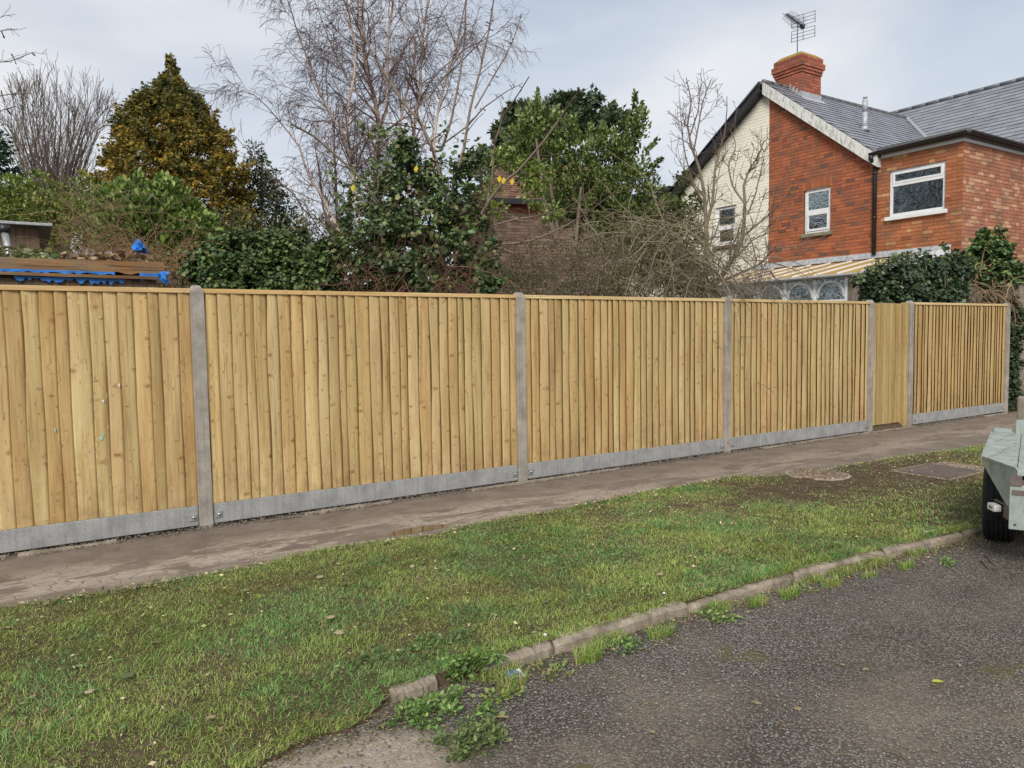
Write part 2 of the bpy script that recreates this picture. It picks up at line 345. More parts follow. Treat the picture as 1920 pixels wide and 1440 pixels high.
# soil
t = NT('soil'); p = t.pos(); n = t.noise(p, 9, 6, .7)
c = t.ramp(n, [(.25, (.045, .031, .018)), (.55, (.10, .071, .044)), (.8, (.16, .122, .08))])
t.base(c, .9, .15); t.bump(t.noise(p, 35, 6, .7), 1.0, .02); M['soil'] = t.m
t = NT('garden_soil'); p = t.pos(); t.base(t.ramp(t.noise(p, 3, 5), [(.3, (.03, .024, .014)), (.7, (.075, .06, .035))]), .95, .1); M['gsoil'] = t.m
# path: worn tarmac under a film of mud, paler worn patches with cracks
t = NT('muddy_path'); p = t.pos()
big = t.noise(t.mapping(p, (.75, 2.2, 1)), 1.5, 6, .68, .5); fine = t.noise(p, 150, 3, .6)
mud = t.ramp(t.noise(p, 3.5, 5, .65), [(.25, (.115, .086, .068)), (.55, (.18, .143, .116)), (.8, (.235, .193, .16))])
yc = t.n.new('ShaderNodeSeparateXYZ'); t.l.new(p, yc.inputs[0])
yb = t.ramp(t.math('ADD', t.math('MULTIPLY', yc.outputs[1], .6), 1.0), [(.18, 0.0), (.35, 1.0), (.5, .85), (.72, 0.0)])
xb = t.ramp(t.math('ADD', t.math('MULTIPLY', yc.outputs[0], .1), .5), [(.3, 1.0), (.72, 1.0), (.95, .55)])
pm = t.math('MULTIPLY', t.ramp(big, [(.472, 0.0), (.515, 1.0)]), t.math('MULTIPLY', yb, xb))
vor = t.new('ShaderNodeTexVoronoi', feature='DISTANCE_TO_EDGE'); vd = t.n.new('ShaderNodeVectorMath'); vd.operation = 'ADD'
nz = t.n.new('ShaderNodeTexNoise'); nz.inputs['Scale'].default_value = 5; t.l.new(p, nz.inputs['Vector'])
sc = t.n.new('ShaderNodeVectorMath'); sc.operation = 'SCALE'; sc.inputs['Scale'].default_value = .18; t.l.new(nz.outputs['Color'], sc.inputs[0])
t.l.new(p, vd.inputs[0]); t.l.new(sc.outputs[0], vd.inputs[1]); t.l.new(t.mapping(vd.outputs[0], (1, 1.6, 1)), vor.inputs['Vector']); vor.inputs['Scale'].default_value = 6
crack = t.ramp(vor.outputs['Distance'], [(.008, 1.0), (.03, 0.0)])
pale = t.ramp(t.noise(p, 14, 4, .7), [(.3, (.27, .22, .175)), (.7, (.40, .345, .285))])
c = t.mix(pm, mud, pale); c = t.mix(t.math('MULTIPLY', crack, t.math('MULTIPLY', pm, .75)), c, (.07, .05, .04))
c = t.mix(1.0, c, t.ramp(fine, [(.3, .85), (.7, 1.15)]), 'MULTIPLY')
t.base(c, t.ramp(t.noise(p, 5, 4), [(.35, .45), (.6, .85)]), .35); t.bump(t.math('ADD', t.math('MULTIPLY', t.noise(p, 26, 6, .7), 1.0), t.math('MULTIPLY', crack, -.6)), .5, .01); M['path'] = t.m
# road: chipped tarmac with paler dust and moss
t = NT('chipped_tarmac'); p = t.pos()
v1 = t.new('ShaderNodeTexVoronoi', feature='F1'); t.l.new(p, v1.inputs['Vector']); v1.inputs['Scale'].default_value = 95
sp = t.n.new('ShaderNodeSeparateColor'); t.l.new(v1.outputs['Color'], sp.inputs[0])
chip = t.ramp(sp.outputs[0], [(.1, (.082, .070, .057)), (.5, (.160, .142, .120)), (.8, (.205, .186, .160)), (.97, (.26, .245, .225))])
c = t.mix(t.ramp(v1.outputs['Distance'], [(.35, 0.0), (.62, 1.0)]), chip, (.06, .047, .036))
dust = t.ramp(t.noise(t.mapping(p, (1, 1, 1), (-1.2, .5, 0)), .9, 5, .6), [(.45, 0.0), (.68, .8)]); c = t.mix(dust, c, t.ramp(t.noise(p, 60, 3), [(.3, (.11, .088, .064)), (.7, (.23, .19, .145))]))
moss = t.ramp(t.noise(p, 2.6, 5, .7), [(.60, 0.0), (.68, .65)]); c = t.mix(moss, c, (.10, .085, .02))
dk = t.ramp(t.noise(p, 1.7, 4), [(.35, .84), (.65, 1.1)]); c = t.mix(1.0, c, dk, 'MULTIPLY')
# worn concrete crossing near the dropped kerb
sx = t.n.new('ShaderNodeSeparateXYZ'); t.l.new(p, sx.inputs[0])
dx = t.math('ADD', sx.outputs[0], .33); dy = t.math('ADD', sx.outputs[1], 3.93)
rr = t.math('SQRT', t.math('ADD', t.math('MULTIPLY', dx, t.math('MULTIPLY', dx, .8)), t.math('MULTIPLY', dy, t.math('MULTIPLY', dy, 2.6))))
rr = t.math('ADD', rr, t.math('MULTIPLY', t.noise(p, 6, 5, .7), .35))
c = t.mix(t.ramp(rr, [(.52, .92), (.68, 0.0)]), c, t.ramp(t.noise(p, 25, 5, .7), [(.3, (.22, .17, .125)), (.7, (.38, .33, .27))]))
t.base(c, .85, .3); t.bump(t.math('SUBTRACT', t.noise(p, 60, 4, .6), v1.outputs['Distance']), .8, .006); M['road'] = t.m

grid('ground', np.linspace(-300, 300, 31), np.linspace(-300, 300, 31), lambda x, y: x*0-.35, M['gsoil'])
grid('garden_soil', np.linspace(-30, 60, 60), np.linspace(.045, 70, 50), lambda x, y: .0*x-.03, M['gsoil'])
RZ = -.055
grid('road', np.linspace(-12, 26, 190), np.linspace(-16, -3.42, 60), lambda x, y: RZ+.012*(fbm(x*.9, y*.9, 2)-.5), M['road'])
grid('path', np.concatenate([np.linspace(-12, -.05, 120), np.linspace(0, 2.8, 140), np.linspace(2.85, 26, 240)]), np.concatenate([np.linspace(-2.6, -1.5, 8), np.linspace(-1.47, -.1, 90)]), lambda x, y: .008*(fbm(x*1.5, y*3, 8)-.5)-.002-.011*np.exp(-((x-1.33)/.27)**2-((y+1.14)/.07)**2)+.003*(fbm(x*6, y*9, 18)-.5), M['path'])
def vz(x, y):
    e = path_edge(x); z = verge_z(x, y) + .014
    z = np.where(y > e-.02, np.minimum(z, -.03), z)                       # dips under the path
    k = verge_lo(x); z = np.where(x < .06, z-.045*np.clip((-3.3-y)/.3, 0, 1), z); z = np.where((x > .06) & (y < k+.10), np.maximum(z, .004), z); z = np.where(y < k-.01-.02*(x > .06), np.where(x > .05, -.10, RZ-.035), z)
    return z
xs_v = np.concatenate([np.linspace(-10, -2, 80), np.linspace(-1.95, 6, 266), np.linspace(6.05, 20, 200)])
grid('verge_soil', xs_v, np.linspace(-4.0, -1.1, 100), vz, M['soil'])
# narrow concrete edging between path and fence, and a bed of soil at the foot of the gravel boards
mb = MB()
x = -6.0
while x < 13.4:
    L = random.uniform(.5, 1.3)
    if random.random() < .8:
        n = 6; top = [(x+L*i/n, -.150-.012*random.random(), .012+random.random()*.006) for i in range(n+1)]; bot = [(x+L*i/n, -.118+.012*random.random(), .012+random.random()*.006) for i in range(n+1)]
        vs = top+bot+[(a, b-.008, -.03) for a, b, c_ in top]
        fs = [(i, i+1, n+2+i, n+1+i) for i in range(n)]+[(2*n+2+i, 2*n+3+i, i+1, i) for i in range(n)]
        mb.add(vs, fs)
    x += L+random.uniform(.01, .12)
mb.build('path_edging', M['kerb'], None, (0, 0, 0), kind='structure')
grid('fence_base_soil', np.linspace(-6, 14, 260), np.linspace(-.13, .12, 8), lambda x, y: -.012+.02*fbm(x*9, y*9, 4)-.01, M['soil'])
# puddle on the path
PZ = -.0065; mb = MB(); pc = atH(797, 992, .0); pts = []
for k in range(36):
    a = 2*math.pi*k/36; r = 1+.18*math.sin(a*3+1)+.1*math.sin(a*5)
    r *= 1.25; pts.append((pc[0]+.33*r*math.cos(a)+.02*math.sin(a*2), pc[1]+.075+.085*r*math.sin(a)-.02*math.cos(a), PZ))
mb.add(pts, [tuple(range(36))])
t = NT('puddle_water'); t.base((.10, .07, .045), .02, .8); t.p.inputs['IOR'].default_value = 1.6; M['water'] = t.m
mb.build('puddle', M['water'], None, kind='structure')

# ------------------------------------------------------------------ fence
def post(x, h=1.93, label=''):
    t_ = thing('concrete_post', label, 'post', (x, 0, 0), 'concrete fence posts')
    m = MB(); w = .052; d = .052
    m.add([(x-w, -d, -.05), (x+w, -d, -.05), (x+w, d, -.05), (x-w, d, -.05), (x-w, -d, h-.045), (x+w, -d, h-.045), (x+w, d, h-.045), (x-w, d, h-.045), (x-w*.55, -d*.5, h), (x+w*.55, -d*.5, h), (x+w*.55, d*.5, h), (x-w*.55, d*.5, h)],
          [(0, 1, 5, 4), (1, 2, 6, 5), (2, 3, 7, 6), (3, 0, 4, 7), (4, 5, 9, 8), (5, 6, 10, 9), (6, 7, 11, 10), (7, 4, 8, 11), (8, 9, 10, 11)])
    m.build('post_shaft', M['post'], t_, bevel=.004)
    return t_
POST_X = [-3.07, 0, 3.07, 6.14, 9.21, 10.27, 13.35]
PL = ['concrete fence post at the far left end of the fence, at the edge of view', 'nearest grey concrete fence post, widest of them all, left of the longest panel', 'concrete fence post in the middle of the photo between two wide timber panels',
      'concrete fence post between the panel below the bare pear tree and the next panel', 'concrete fence post on the left side of the narrow timber gate', 'concrete fence post right beside the squared gate post', 'farthest concrete fence post, ending the fence beside the ivy covered wall']
for x_, l_ in zip(POST_X, PL): post(x_, 1.93, l_)
def board(parent, x, w, z0, z1, y, lean=0, mat=None, nm='board', rough=1.0, last=0):
    # feather-edged board: thick left edge standing proud, thin right edge
    n = 6; vs = []; a = random.uniform(0, 9); amp = (.0035 if random.random() < .75 else .009)*rough
    th = random.uniform(.017, .023)
    for i in range(n+1):
        z = z0+(z1-z0)*i/n; dx = amp*math.sin(a+i*1.3)+lean*(z-z0); dw = amp*.6*math.sin(a*2+i*2.1)
        cup = .0015*math.sin(a+i*.9)
        xl = x+dx; xr = x+w
        vs += [(xl+.012, y-.0045, z), (xl, y-th+.0015-cup, z), (xl+.008, y-th-.0015-cup, z), (xl+w*.5, y-th*.66+cup, z), (xr-.026+.016*last, y-th*.42, z), (xr-.013+.016*last, y-th*.2, z), (xr, y+.004, z)]
    fs = []
    for i in range(n):
        for k in range(6): fs.append((i*7+k, (i+1)*7+k, (i+1)*7+k+1, i*7+k+1))
    fs += [(0, 1, 2, 3, 4, 5, 6), tuple(n*7+k for k in (6, 5, 4, 3, 2, 1, 0))]
    m = MB(); m.add(vs, [f[::-1] for f in fs]); e_ = random.uniform(.10, .34); m.c = [((e_*.4,)*3, (e_,)*3, (1.08,)*3, (1,)*3, (.98,)*3, (.72, .60, .44), (.6, .5, .36))[k % 7] for k in range(len(vs))]; return m.build(nm, mat, parent)  # edge colours paint in seam shade and a bright lip, besides sawn-edge stain
def panel(xa, xb, label, mat, nb, top=1.905, gb=True, bracket=(1, 1)):
    t_ = thing('fence_panel', label, 'fence panel', ((xa+xb)/2, 0, 0), 'timber fence panels')
    a, b = xa+.052, xb-.052; z0 = .175
    pitch = (b-a)/nb; x = a; edges = [a]
    for i in range(nb-1): edges.append(a+pitch*(i+1)+random.uniform(-.022, .022))
    edges.append(b)
    for i in range(nb):
        w = edges[i+1]-edges[i]+.016
        if i == nb-1: w = edges[i+1]-edges[i]
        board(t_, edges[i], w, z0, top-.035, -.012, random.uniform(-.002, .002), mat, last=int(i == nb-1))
    m = MB(); m.box((a-.02, -.042, top-.036), (b+.02, .03, top)); m.build('capping_rail', M['rail'], t_, bevel=.003)
    m = MB(); m.box((a, -.008+.004, z0-.0), (b, .02, top-.05)); m.build('backing_rail', M['rail'], t_)
    if gb:
        m = MB(); m.box((a+.004, -.034, .012), (b-.004, .015, z0-.002)); g = m.build('gravel_board', M['gravelboard'], t_, bevel=.005)
        for s_, on in zip((0, 1), bracket):
            if not on: continue
            bx = a+.045 if s_ == 0 else b-.045
            m = MB(); m.box((bx-.026, -.042, .055), (bx+.026, -.0345, .11)); m.build('bracket', M['galv'], g, bevel=.002)
            m = MB(); m.tube([(bx+.003, -.042, .085), (bx+.003, -.054, .085)], .0105, 8); m.build('bolt', M['steel'], g)
    return t_
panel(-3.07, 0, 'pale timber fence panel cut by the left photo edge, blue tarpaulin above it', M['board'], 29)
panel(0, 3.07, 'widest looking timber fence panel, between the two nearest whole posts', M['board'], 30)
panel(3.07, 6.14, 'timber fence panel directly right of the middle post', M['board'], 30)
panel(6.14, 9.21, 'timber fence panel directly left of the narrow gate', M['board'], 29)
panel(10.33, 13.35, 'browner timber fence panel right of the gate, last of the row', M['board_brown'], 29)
# paint marks and white chips on the first panel
mb = MB()
def blob(m, c, r, y, n=9, el=1.0):
    a0 = random.uniform(0, 6); m.add([(c[0]+r*(.6+.6*random.random())*math.cos(a0+6.283*k/n), y, c[2]+el*r*(.6+.6*random.random())*math.sin(a0+6.283*k/n)) for k in range(n)], [tuple(range(n))[::-1]])
# gate, set back a little in its opening
g_ = thing('timber_gate', 'narrow vertical boarded timber gate without a capping rail between two concrete posts', 'gate', (9.7, .05, 0))
ga, gb_ = 9.27, 10.10; ng = 10
for i in range(ng):
    w = (gb_-ga)/ng; m = MB(); x0 = ga+i*w; z1 = 1.885+random.uniform(-.004, .004)
    m.box((x0+.004, .008+.006*(i % 2), .07), (x0+w-.012, .03, z1)); m.build('board', M['gate'], g_, bevel=.003)
for z_ in (.35, .95, 1.6):
    m = MB(); m.box((ga, .031, z_), (gb_, .07, z_+.09)); m.build('ledge', M['gate'], g_)
m = MB(); m.box((ga, .0305, .085), (gb_, .0315, 1.86)); m.build('gap_shade_board', M['darkwood'], g_)  # dark sheet added behind the boards so the gaps look shaded
m = MB(); m.add([(9.27, -.06, -.02), (10.11, -.06, -.02), (10.11, .14, -.02), (9.27, .14, -.02), (9.3, .0, .05), (9.6, -.01, .035), (9.9, .0, .055), (10.1, .01, .04), (10.1, .12, .085), (9.3, .12, .085)], [(0, 5, 4), (0, 1, 6, 5), (1, 7, 6), (4, 5, 6, 7, 8, 9), (1, 2, 8, 7), (0, 4, 9, 3), (2, 3, 9, 8)]); m.build('soil_heap', M['soil'], None, (9.7, 0, 0), label='low heap of soil and dead leaves under the timber gate', cat='soil')
m = MB(); m.box((10.115, -.035, -.03), (10.205, .055, 1.90)); gp = m.build('gate_post', M['gate'], None, (10.16, 0, 0), bevel=.006, label='squared timber gate post with dark rot spots, tight against the concrete post', cat='post')

# ------------------------------------------------------------------ kerb and covers
kb = bpy.data.objects.new('kerb', None); COL.objects.link(kb); kb.location = (0, -3.5, 0); WORLD['kerb'] = np.array((0, -3.5, 0.)); tag(kb, kind='structure')
kerbs = [(.08, .30), (.55, .93)]; x = .945
while x < 7.5: kerbs.append((x, x+.9)); x += .915
for ka, kz in kerbs:
    m = MB(); n = 18; rows = []
    dz = random.uniform(-.008, .008); tilt = random.uniform(-.006, .006)
    sink = -.006 if kz < .95 else 0
    for i in range(n+1):
        x = ka+(kz-ka)*i/n; yk = float(kerb_y(x)); e = (.014 if i in (0, n) else 0)
        j = lambda s=.005: random.uniform(-s, s)
        zt = .006+dz+tilt*(i/n-.5)*2+sink*.6 - e*.6
        rows += [(x, yk+.075, -.12), (x, yk+.07, zt-.01+j(.003)), (x, yk+.022+j(), zt+.000+j(.004)), (x, yk-.010+j(.007)+e, zt-.006+j(.005)), (x, yk-.028+j(.006)+e, zt-.024+j(.006)), (x, yk-.034+j(.004)+e, -.12)]
    fs = [(i*6+k, i*6+k+1, (i+1)*6+k+1, (i+1)*6+k) for i in range(n) for k in range(5)]
    fs += [(0, 5, 4, 3, 2, 1), tuple(n*6+k for k in (0, 1, 2, 3, 4, 5))]
    m.add(rows, fs, smooth=False)
    m.build('kerb_stone', M['kerb'], kb)
# round inspection cover
c1 = atH(1533, 888, .02); r1 = .285
t = NT('cover_concrete'); p = t.pos(); v = t.new('ShaderNodeTexVoronoi', feature='F1'); t.l.new(t.mapping(p, (1, 1.5, 1)), v.inputs['Vector']); v.inputs['Scale'].default_value = 24
c = t.ramp(v.outputs['Distance'], [(.15, (.43, .36, .28)), (.55, (.17, .12, .085))]); c = t.mix(t.ramp(t.noise(p, 8, 5), [(.5, 0.0), (.75, .7)]), c, (.14, .095, .065)); t.base(c, .85, .2); t.bump(v.outputs['Distance'], -.8, .01); M['cover'] = t.m
mh = thing('inspection_cover', 'round studded inspection cover at the back edge of the grass verge', 'manhole cover', (c1[0], c1[1], 0))
m = MB(); m.tube([(c1[0], c1[1], -.03), (c1[0], c1[1], .017), (c1[0], c1[1], .024)], [r1, r1, r1-.008], 40); m.build('lid', M['cover'], mh)
m = MB()
for k in range(40):
    a0, a1 = 2*math.pi*k/40, 2*math.pi*(k+1)/40; q = lambda a, r: (c1[0]+r*math.cos(a), c1[1]+r*math.sin(a))
    m.add([(*q(a0, r1+.004), .016), (*q(a1, r1+.004), .016), (*q(a1, r1+.032), .012), (*q(a0, r1+.032), .012), (*q(a0, r1+.032), -.03), (*q(a1, r1+.032), -.03), (*q(a0, r1+.004), -.03), (*q(a1, r1+.004), -.03)], [(0, 3, 2, 1), (3, 4, 5, 2), (0, 1, 7, 6)])
m.build('rim', M['post'], mh)
mx_, my_ = c1[0], c1[1]
m = MB()
for i in range(-7, 8):
    for j in range(-7, 8):
        xx, yy = i*.037+(j % 2)*.018, j*.035
        if math.hypot(xx, yy) < r1-.03: m.box((mx_+xx-.012, my_+yy-.008, .0235), (mx_+xx+.012, my_+yy+.008, .029))
m.build('studs', M['cover'], mh, kind='stuff')
# square cover beside the trailer
m_ = thing('inspection_cover', 'rectangular brown metal inspection cover in the muddy grass near the trailer', 'manhole cover', (6.85, -2.28, 0))
q0 = [atH(1690, 883, .02), atH(1783, 900, .02), atH(1852, 886, .02), atH(1765, 869, .02)]
bx0, bx1, by0, by1 = 6.46, 7.12, -2.55, -2.02
M['castiron'] = simple('rusty_cast_iron', (.15, .12, .105), .6, .4, .3, .3, 14, .5)
m = MB(); m.box((bx0, by0, -.03), (bx1, by1, .022)); m.build('lid', M['castiron'], m_, bevel=.003)
m = MB()
for i in range(11):
    for j in range(9): m.box((bx0+.03+i*.056, by0+.03+j*.054, .0225), (bx0+.06+i*.056, by0+.045+j*.054, .026))
m.build('studs', M['castiron'], m_, kind='stuff')
m = MB()
for a, b in (((bx0-.05, by0-.05), (bx1+.05, by0-.004)), ((bx0-.05, by1+.004), (bx1+.05, by1+.05)), ((bx0-.05, by0-.004), (bx0-.004, by1+.004)), ((bx1+.004, by0-.004), (bx1+.30, by1+.004))):
    m.box((a[0], a[1], -.03), (b[0], b[1], .014))
m.build('surround', M['cover'], m_, bevel=.004)

# ------------------------------------------------------------------ grass
def mudness(x, y):
    m = .85*np.exp(-((x-4.9)/1.9)**2-((y+1.95)/.45)**2) + .9*np.exp(-((x-6.6)/1.6)**2-((y+2.2)/.8)**2) + .5*np.exp(-((x-2.6)/.8)**2-((y+1.45)/.16)**2) + .45*np.exp(-((x-3.9)/.9)**2-((y+3.25)/.22)**2)
    m = m + .25*np.exp(-((x+.15)/.45)**2-((y+3.55)/.10)**2)
    return m + .9*(fbm(x*2.2, y*2.2, 21)-.5) + .5*(fbm(x*9, y*9, 31)-.5)
def make_grass(n, x0, x1, wmul, seed, belt=0):
    rg = np.random.default_rng(seed)
    x = rg.uniform(x0, x1, n); e = path_edge(x); k = kerb_y(x)
    lo = np.where(x > .06, k+.012+.02*fbm(x*7, x*0, 77), verge_lo(x)+.01); hi = e+.015
    if belt: hi = lo+belt
    y = lo+(hi-lo)*rg.random(n)-(.02 if belt else 0)
    keep = rg.random(n) > np.clip((mudness(x, y)-.36)*1.6, 0, .85)
    keep &= ((x-c1[0])**2+(y-c1[1])**2 > (r1+.02)**2) & ~((x > bx0-.03) & (x < bx1+.3) & (y > by0-.03) & (y < by1+.03))
    keep &= rg.random(n) < np.clip((hi-y)/.07, .1, 1)*np.clip((y-lo)/.03, .55, 1)
    x = x[keep]; y = y[keep]; n = len(x)
    z = np.maximum(verge_z(x, y), -.012 if not belt else -.002)+.012-np.where(x < .06, .045*np.clip((-3.3-y)/.3, 0, 1), 0)
    # tufts: lean direction and height follow low-frequency noise
    lush = fbm(x*3.2, y*3.2, 41); L = (.016+.026*lush**1.6*2)*rg.uniform(.6, 1.4, n)*(1-.45*np.clip(mudness(x, y)*1.2, 0, 1))
    ang = fbm(x*2.1, y*2.1, 51)*12 + rg.normal(0, 1.6, n)
    lean = rg.uniform(.75, 1.75, n)
    w = rg.uniform(.0016, .0034, n)*wmul
    dx, dy = np.cos(ang), np.sin(ang); f = ang+rg.normal(1.57, .5, n); sx, sy = np.cos(f)*w/2, np.sin(f)*w/2
    hx = L*np.sin(lean); hz = L*np.cos(lean)
    b = np.stack([x, y, z-.004], 1); mid = b+np.stack([dx*hx*.42, dy*hx*.42, hz*.68+.004], 1); tip = b+np.stack([dx*hx, dy*hx, np.maximum(hz*.9, .004)+.004], 1)
    s = np.stack([sx, sy, 0*sx], 1)
    V = np.stack([b-s, b+s, mid+s*.8, mid-s*.8, tip], 1).reshape(-1, 3)
    i = np.arange(n)*5; T = np.stack([np.stack([i, i+1, i+2], 1), np.stack([i, i+2, i+3], 1), np.stack([i+3, i+2, i+4], 1)], 1).reshape(-1, 3)
    g = fbm(x*1.7, y*1.7, 61); dead = rg.random(n)
    c = np.stack([.215+.12*g, .35+.07*g, .08+.02*g], 1)*np.where(rg.random((n, 1)) < .25, rg.uniform(.22, .5, (n, 1)), rg.uniform(.55, 1.45, (n, 1)))
    cool = (fbm(x*2.7, y*2.7, 71) > .55)[:, None]; c = np.where(cool, c*np.array([.72, .95, 1.1]), c)
    md = np.clip(mudness(x, y)*1.3, 0, .8); straw = (dead < .17+.34*md)[:, None]
    c = np.where(straw, np.array([.44, .35, .18])*rg.uniform(.5, 1.2, (n, 1)), c)
    return V, T, np.repeat(c, 5, 0)
parts = [make_grass(190000, -1.9, 1.6, 1.0, 1), make_grass(150000, 1.6, 4.5, 1.35, 2), make_grass(95000, 4.5, 10.5, 2.0, 3), make_grass(16000, -5, -1.9, 2.2, 4), make_grass(9000, 10.5, 14, 3, 5), make_grass(26000, -.6, 4.8, 1.2, 6, .10)]
V = []; T = []; C_ = []; o_ = 0
for v, t__, c in parts: V.append(v); T.append(t__+o_); C_.append(c); o_ += len(v)
tri_mesh('grass', np.concatenate(V), np.concatenate(T), np.concatenate(C_), M['grassblade'], label='short matted green grass with straw blades covering the verge', cat='grass', kind='stuff')

# loose chippings on the road
def pebbles(name, P, r, C, mat, **kw):
    n = len(P); base = np.array([(1, 0, 0), (-1, 0, 0), (0, 1, 0), (0, -1, 0), (0, 0, .75), (0, 0, -.5)]); tr = np.array([(0, 2, 4), (2, 1, 4), (1, 3, 4), (3, 0, 4), (2, 0, 5), (1, 2, 5), (3, 1, 5), (0, 3, 5)])
    a = RNG.uniform(0, 6.28, n); ca, sa = np.cos(a), np.sin(a); B = np.repeat(base[None], n, 0)*RNG.uniform(.6, 1.3, (n, 6, 1))
    X = B[..., 0]*ca[:, None]-B[..., 1]*sa[:, None]; Y = B[..., 0]*sa[:, None]+B[..., 1]*ca[:, None]
    V = np.stack([X, Y, B[..., 2]], -1)*r[:, None, None]+P[:, None, :]
    T = (tr[None]+(np.arange(n)*6)[:, None, None]).reshape(-1, 3)
    return tri_mesh(name, V.reshape(-1, 3), T, np.repeat(C, 6, 0), mat, **kw)
n = 46000; x = RNG.uniform(-.4, 5.4, n); y = RNG.uniform(-6.0, -3.55, n)
den = fbm(x*1.3, y*1.3, 81)+.45*np.exp(-((y+3.75+.12*x*0)/.28)**2)*np.exp(-((x-1.6)/1.4)**2)+.25*np.exp(-((x-1.0)/.7)**2-((y+4.05)/.4)**2)
k = RNG.random(n) < np.clip((den-.42)*3.2, .10, 1); k &= (y < kerb_y(x)-.05); x = x[k]; y = y[k]; n = len(x)
P = np.stack([x, y, np.full(n, RZ+.004)], 1); g = RNG.random((n, 1)); C = .10+.17*g**1.3*np.array([1, .98, .95]); C = np.where(RNG.random((n, 1)) < .12, C*np.array([1.2, .95, .7]), C)
pebbles('gravel', P, RNG.uniform(.0022, .0062, n), C, M['pebble'], label='loose grey stone chippings strewn over the tarmac', cat='gravel', kind='stuff')
n = 5000; x = RNG.uniform(-1.5, 12.5, n); y = RNG.uniform(-.2, -.04, n)
P = np.stack([x, y, np.full(n, .008)], 1); g = RNG.random((n, 1)); C = (.06+.16*g)*np.array([1, .85, .7])
pebbles('rubble', P, RNG.uniform(.003, .011, n), C, M['pebble'], label='brown crumbs of soil and stone along the foot of the fence', cat='rubble', kind='stuff')

# ------------------------------------------------------------------ foliage tools
def unit(a): return a/np.maximum(np.linalg.norm(a, axis=-1, keepdims=True), 1e-9)
TPL = {
 'laurel': (np.array([(0, 0, 0), (.22, .30, .03), (.24, .70, .03), (0, 1, -.06), (-.24, .70, .03), (-.22, .30, .03), (0, .5, -.03)]), np.array([(0, 1, 6), (1, 2, 6), (2, 3, 6), (3, 4, 6), (4, 5, 6), (5, 0, 6)])),
 'ivy': (np.array([(0, .0, 0), (.42, .12, .03), (.26, .42, .02), (.5, .62, -.04), (0, 1.0, -.08), (-.5, .62, -.04), (-.26, .42, .02), (-.42, .12, .03)]), np.array([(0, 1, 2), (2, 3, 4), (0, 2, 4), (0, 4, 6), (4, 5, 6), (0, 6, 7)])),
 'small': (np.array([(0, 0, 0), (.28, .5, .05), (0, 1, 0), (-.28, .5, .05)]), np.array([(0, 1, 2), (0, 2, 3)])),
 'spray': (np.array([(0, 0, 0), (.30, .45, .02), (.10, .62, -.03), (.16, 1.0, -.16), (-.06, .66, -.04), (-.30, .5, .02)]), np.array([(0, 1, 2), (0, 2, 4), (2, 3, 4), (0, 4, 5)])),
 'needle': (np.array([(-.05, 0, 0), (.05, 0, 0), (.0, 1, 0)]), np.array([(0, 1, 2)])),
}
def leaves(P, D, N, size, tpl, C):
    """leaf templates at P, long axis D, facing N"""
    tv, tt = TPL[tpl]; D = unit(D); X = unit(np.cross(D, N)); Nn = np.cross(X, D); n = len(P); size = np.broadcast_to(size, (n,))
    V = P[:, None]+size[:, None, None]*(tv[None, :, 0:1]*X[:, None]+tv[None, :, 1:2]*D[:, None]+tv[None, :, 2:3]*Nn[:, None])
    T = (tt[None]+(np.arange(n)*len(tv))[:, None, None]).reshape(-1, 3)
    return V.reshape(-1, 3), T, np.repeat(C, len(tv), 0)
def cat(L):
    V = []; T = []; C = []; o = 0
    for v, t_, c in L: V.append(v); T.append(t_+o); C.append(c); o += len(v)
    return np.concatenate(V), np.concatenate(T), np.concatenate(C)
def colors(n, pal, var=.25, rg=RNG, gain=1.7):
    pal = np.array(pal)*gain; c = pal[rg.integers(0, len(pal), n)]; return c*rg.uniform(1-var, 1+var, (n, 1))
def sphere_dirs(n, rg=RNG): return unit(rg.normal(size=(n, 3)))
def shoots(px, d, size, tpl, pal, per_m=150, r=.05):
    out_ = []
    for (x0, y0, x1, y1) in px:
        a, b = at(x0, y0, d+random.uniform(-.4, .4)), at(x1, y1, d+random.uniform(-.4, .4)); L = np.linalg.norm(b-a); n = int(per_m*L); u = RNG.random(n)**.8
        P = a+(b-a)*u[:, None]+RNG.normal(0, 1, (n, 3))*r*(1-u*.75)[:, None]; D = unit(unit(b-a)+RNG.normal(0, .6, (n, 3))); N = unit(RNG.normal(0, .6, (n, 3))+[-.4, -.6, .6])
        out_.append(leaves(P, D, N, size*RNG.uniform(.6, 1.3, n), tpl, colors(n, pal)))
    return cat(out_)
def crown(spheres, n_sub, sub_r, per, size, tpl, pal, droop=.2, up=.2, flat=1.0, sizevar=.3, var=.22, fill=.25):
    """spheres (x,y,z,r) of a crown -> sub-clumps over them -> leaves over the sub-clumps"""
    sp = np.array(spheres, float); w = sp[:, 3]**2; idx = RNG.choice(len(sp), n_sub, p=w/w.sum())
    d = sphere_dirs(n_sub); rr = np.where(RNG.random(n_sub) < fill, RNG.uniform(.2, .8, n_sub), RNG.uniform(.8, 1.06, n_sub))
    cc = sp[idx, :3]+d*(sp[idx, 3]*rr)[:, None]*np.array([1, 1, flat]); sr = sub_r*RNG.uniform(.55, 1.3, n_sub)
    tone = RNG.uniform(.78, 1.2, n_sub)
    k = np.repeat(np.arange(n_sub), per); n = len(k); dd = sphere_dirs(n); P = cc[k]+dd*(sr[k]*RNG.uniform(.3, 1.0, n))[:, None]*np.array([1, 1, .8])
    outw = unit(dd+d[k]*.8); D = unit(outw+RNG.normal(0, .45, (n, 3))+np.array([0, 0, up-droop])); N = unit(outw*.4+np.array([0, 0, .7])+RNG.normal(0, .45, (n, 3)))
    return leaves(P, D, N, size*RNG.uniform(1-sizevar, 1+sizevar, n), tpl, colors(n, pal, var)*tone[k][:, None])
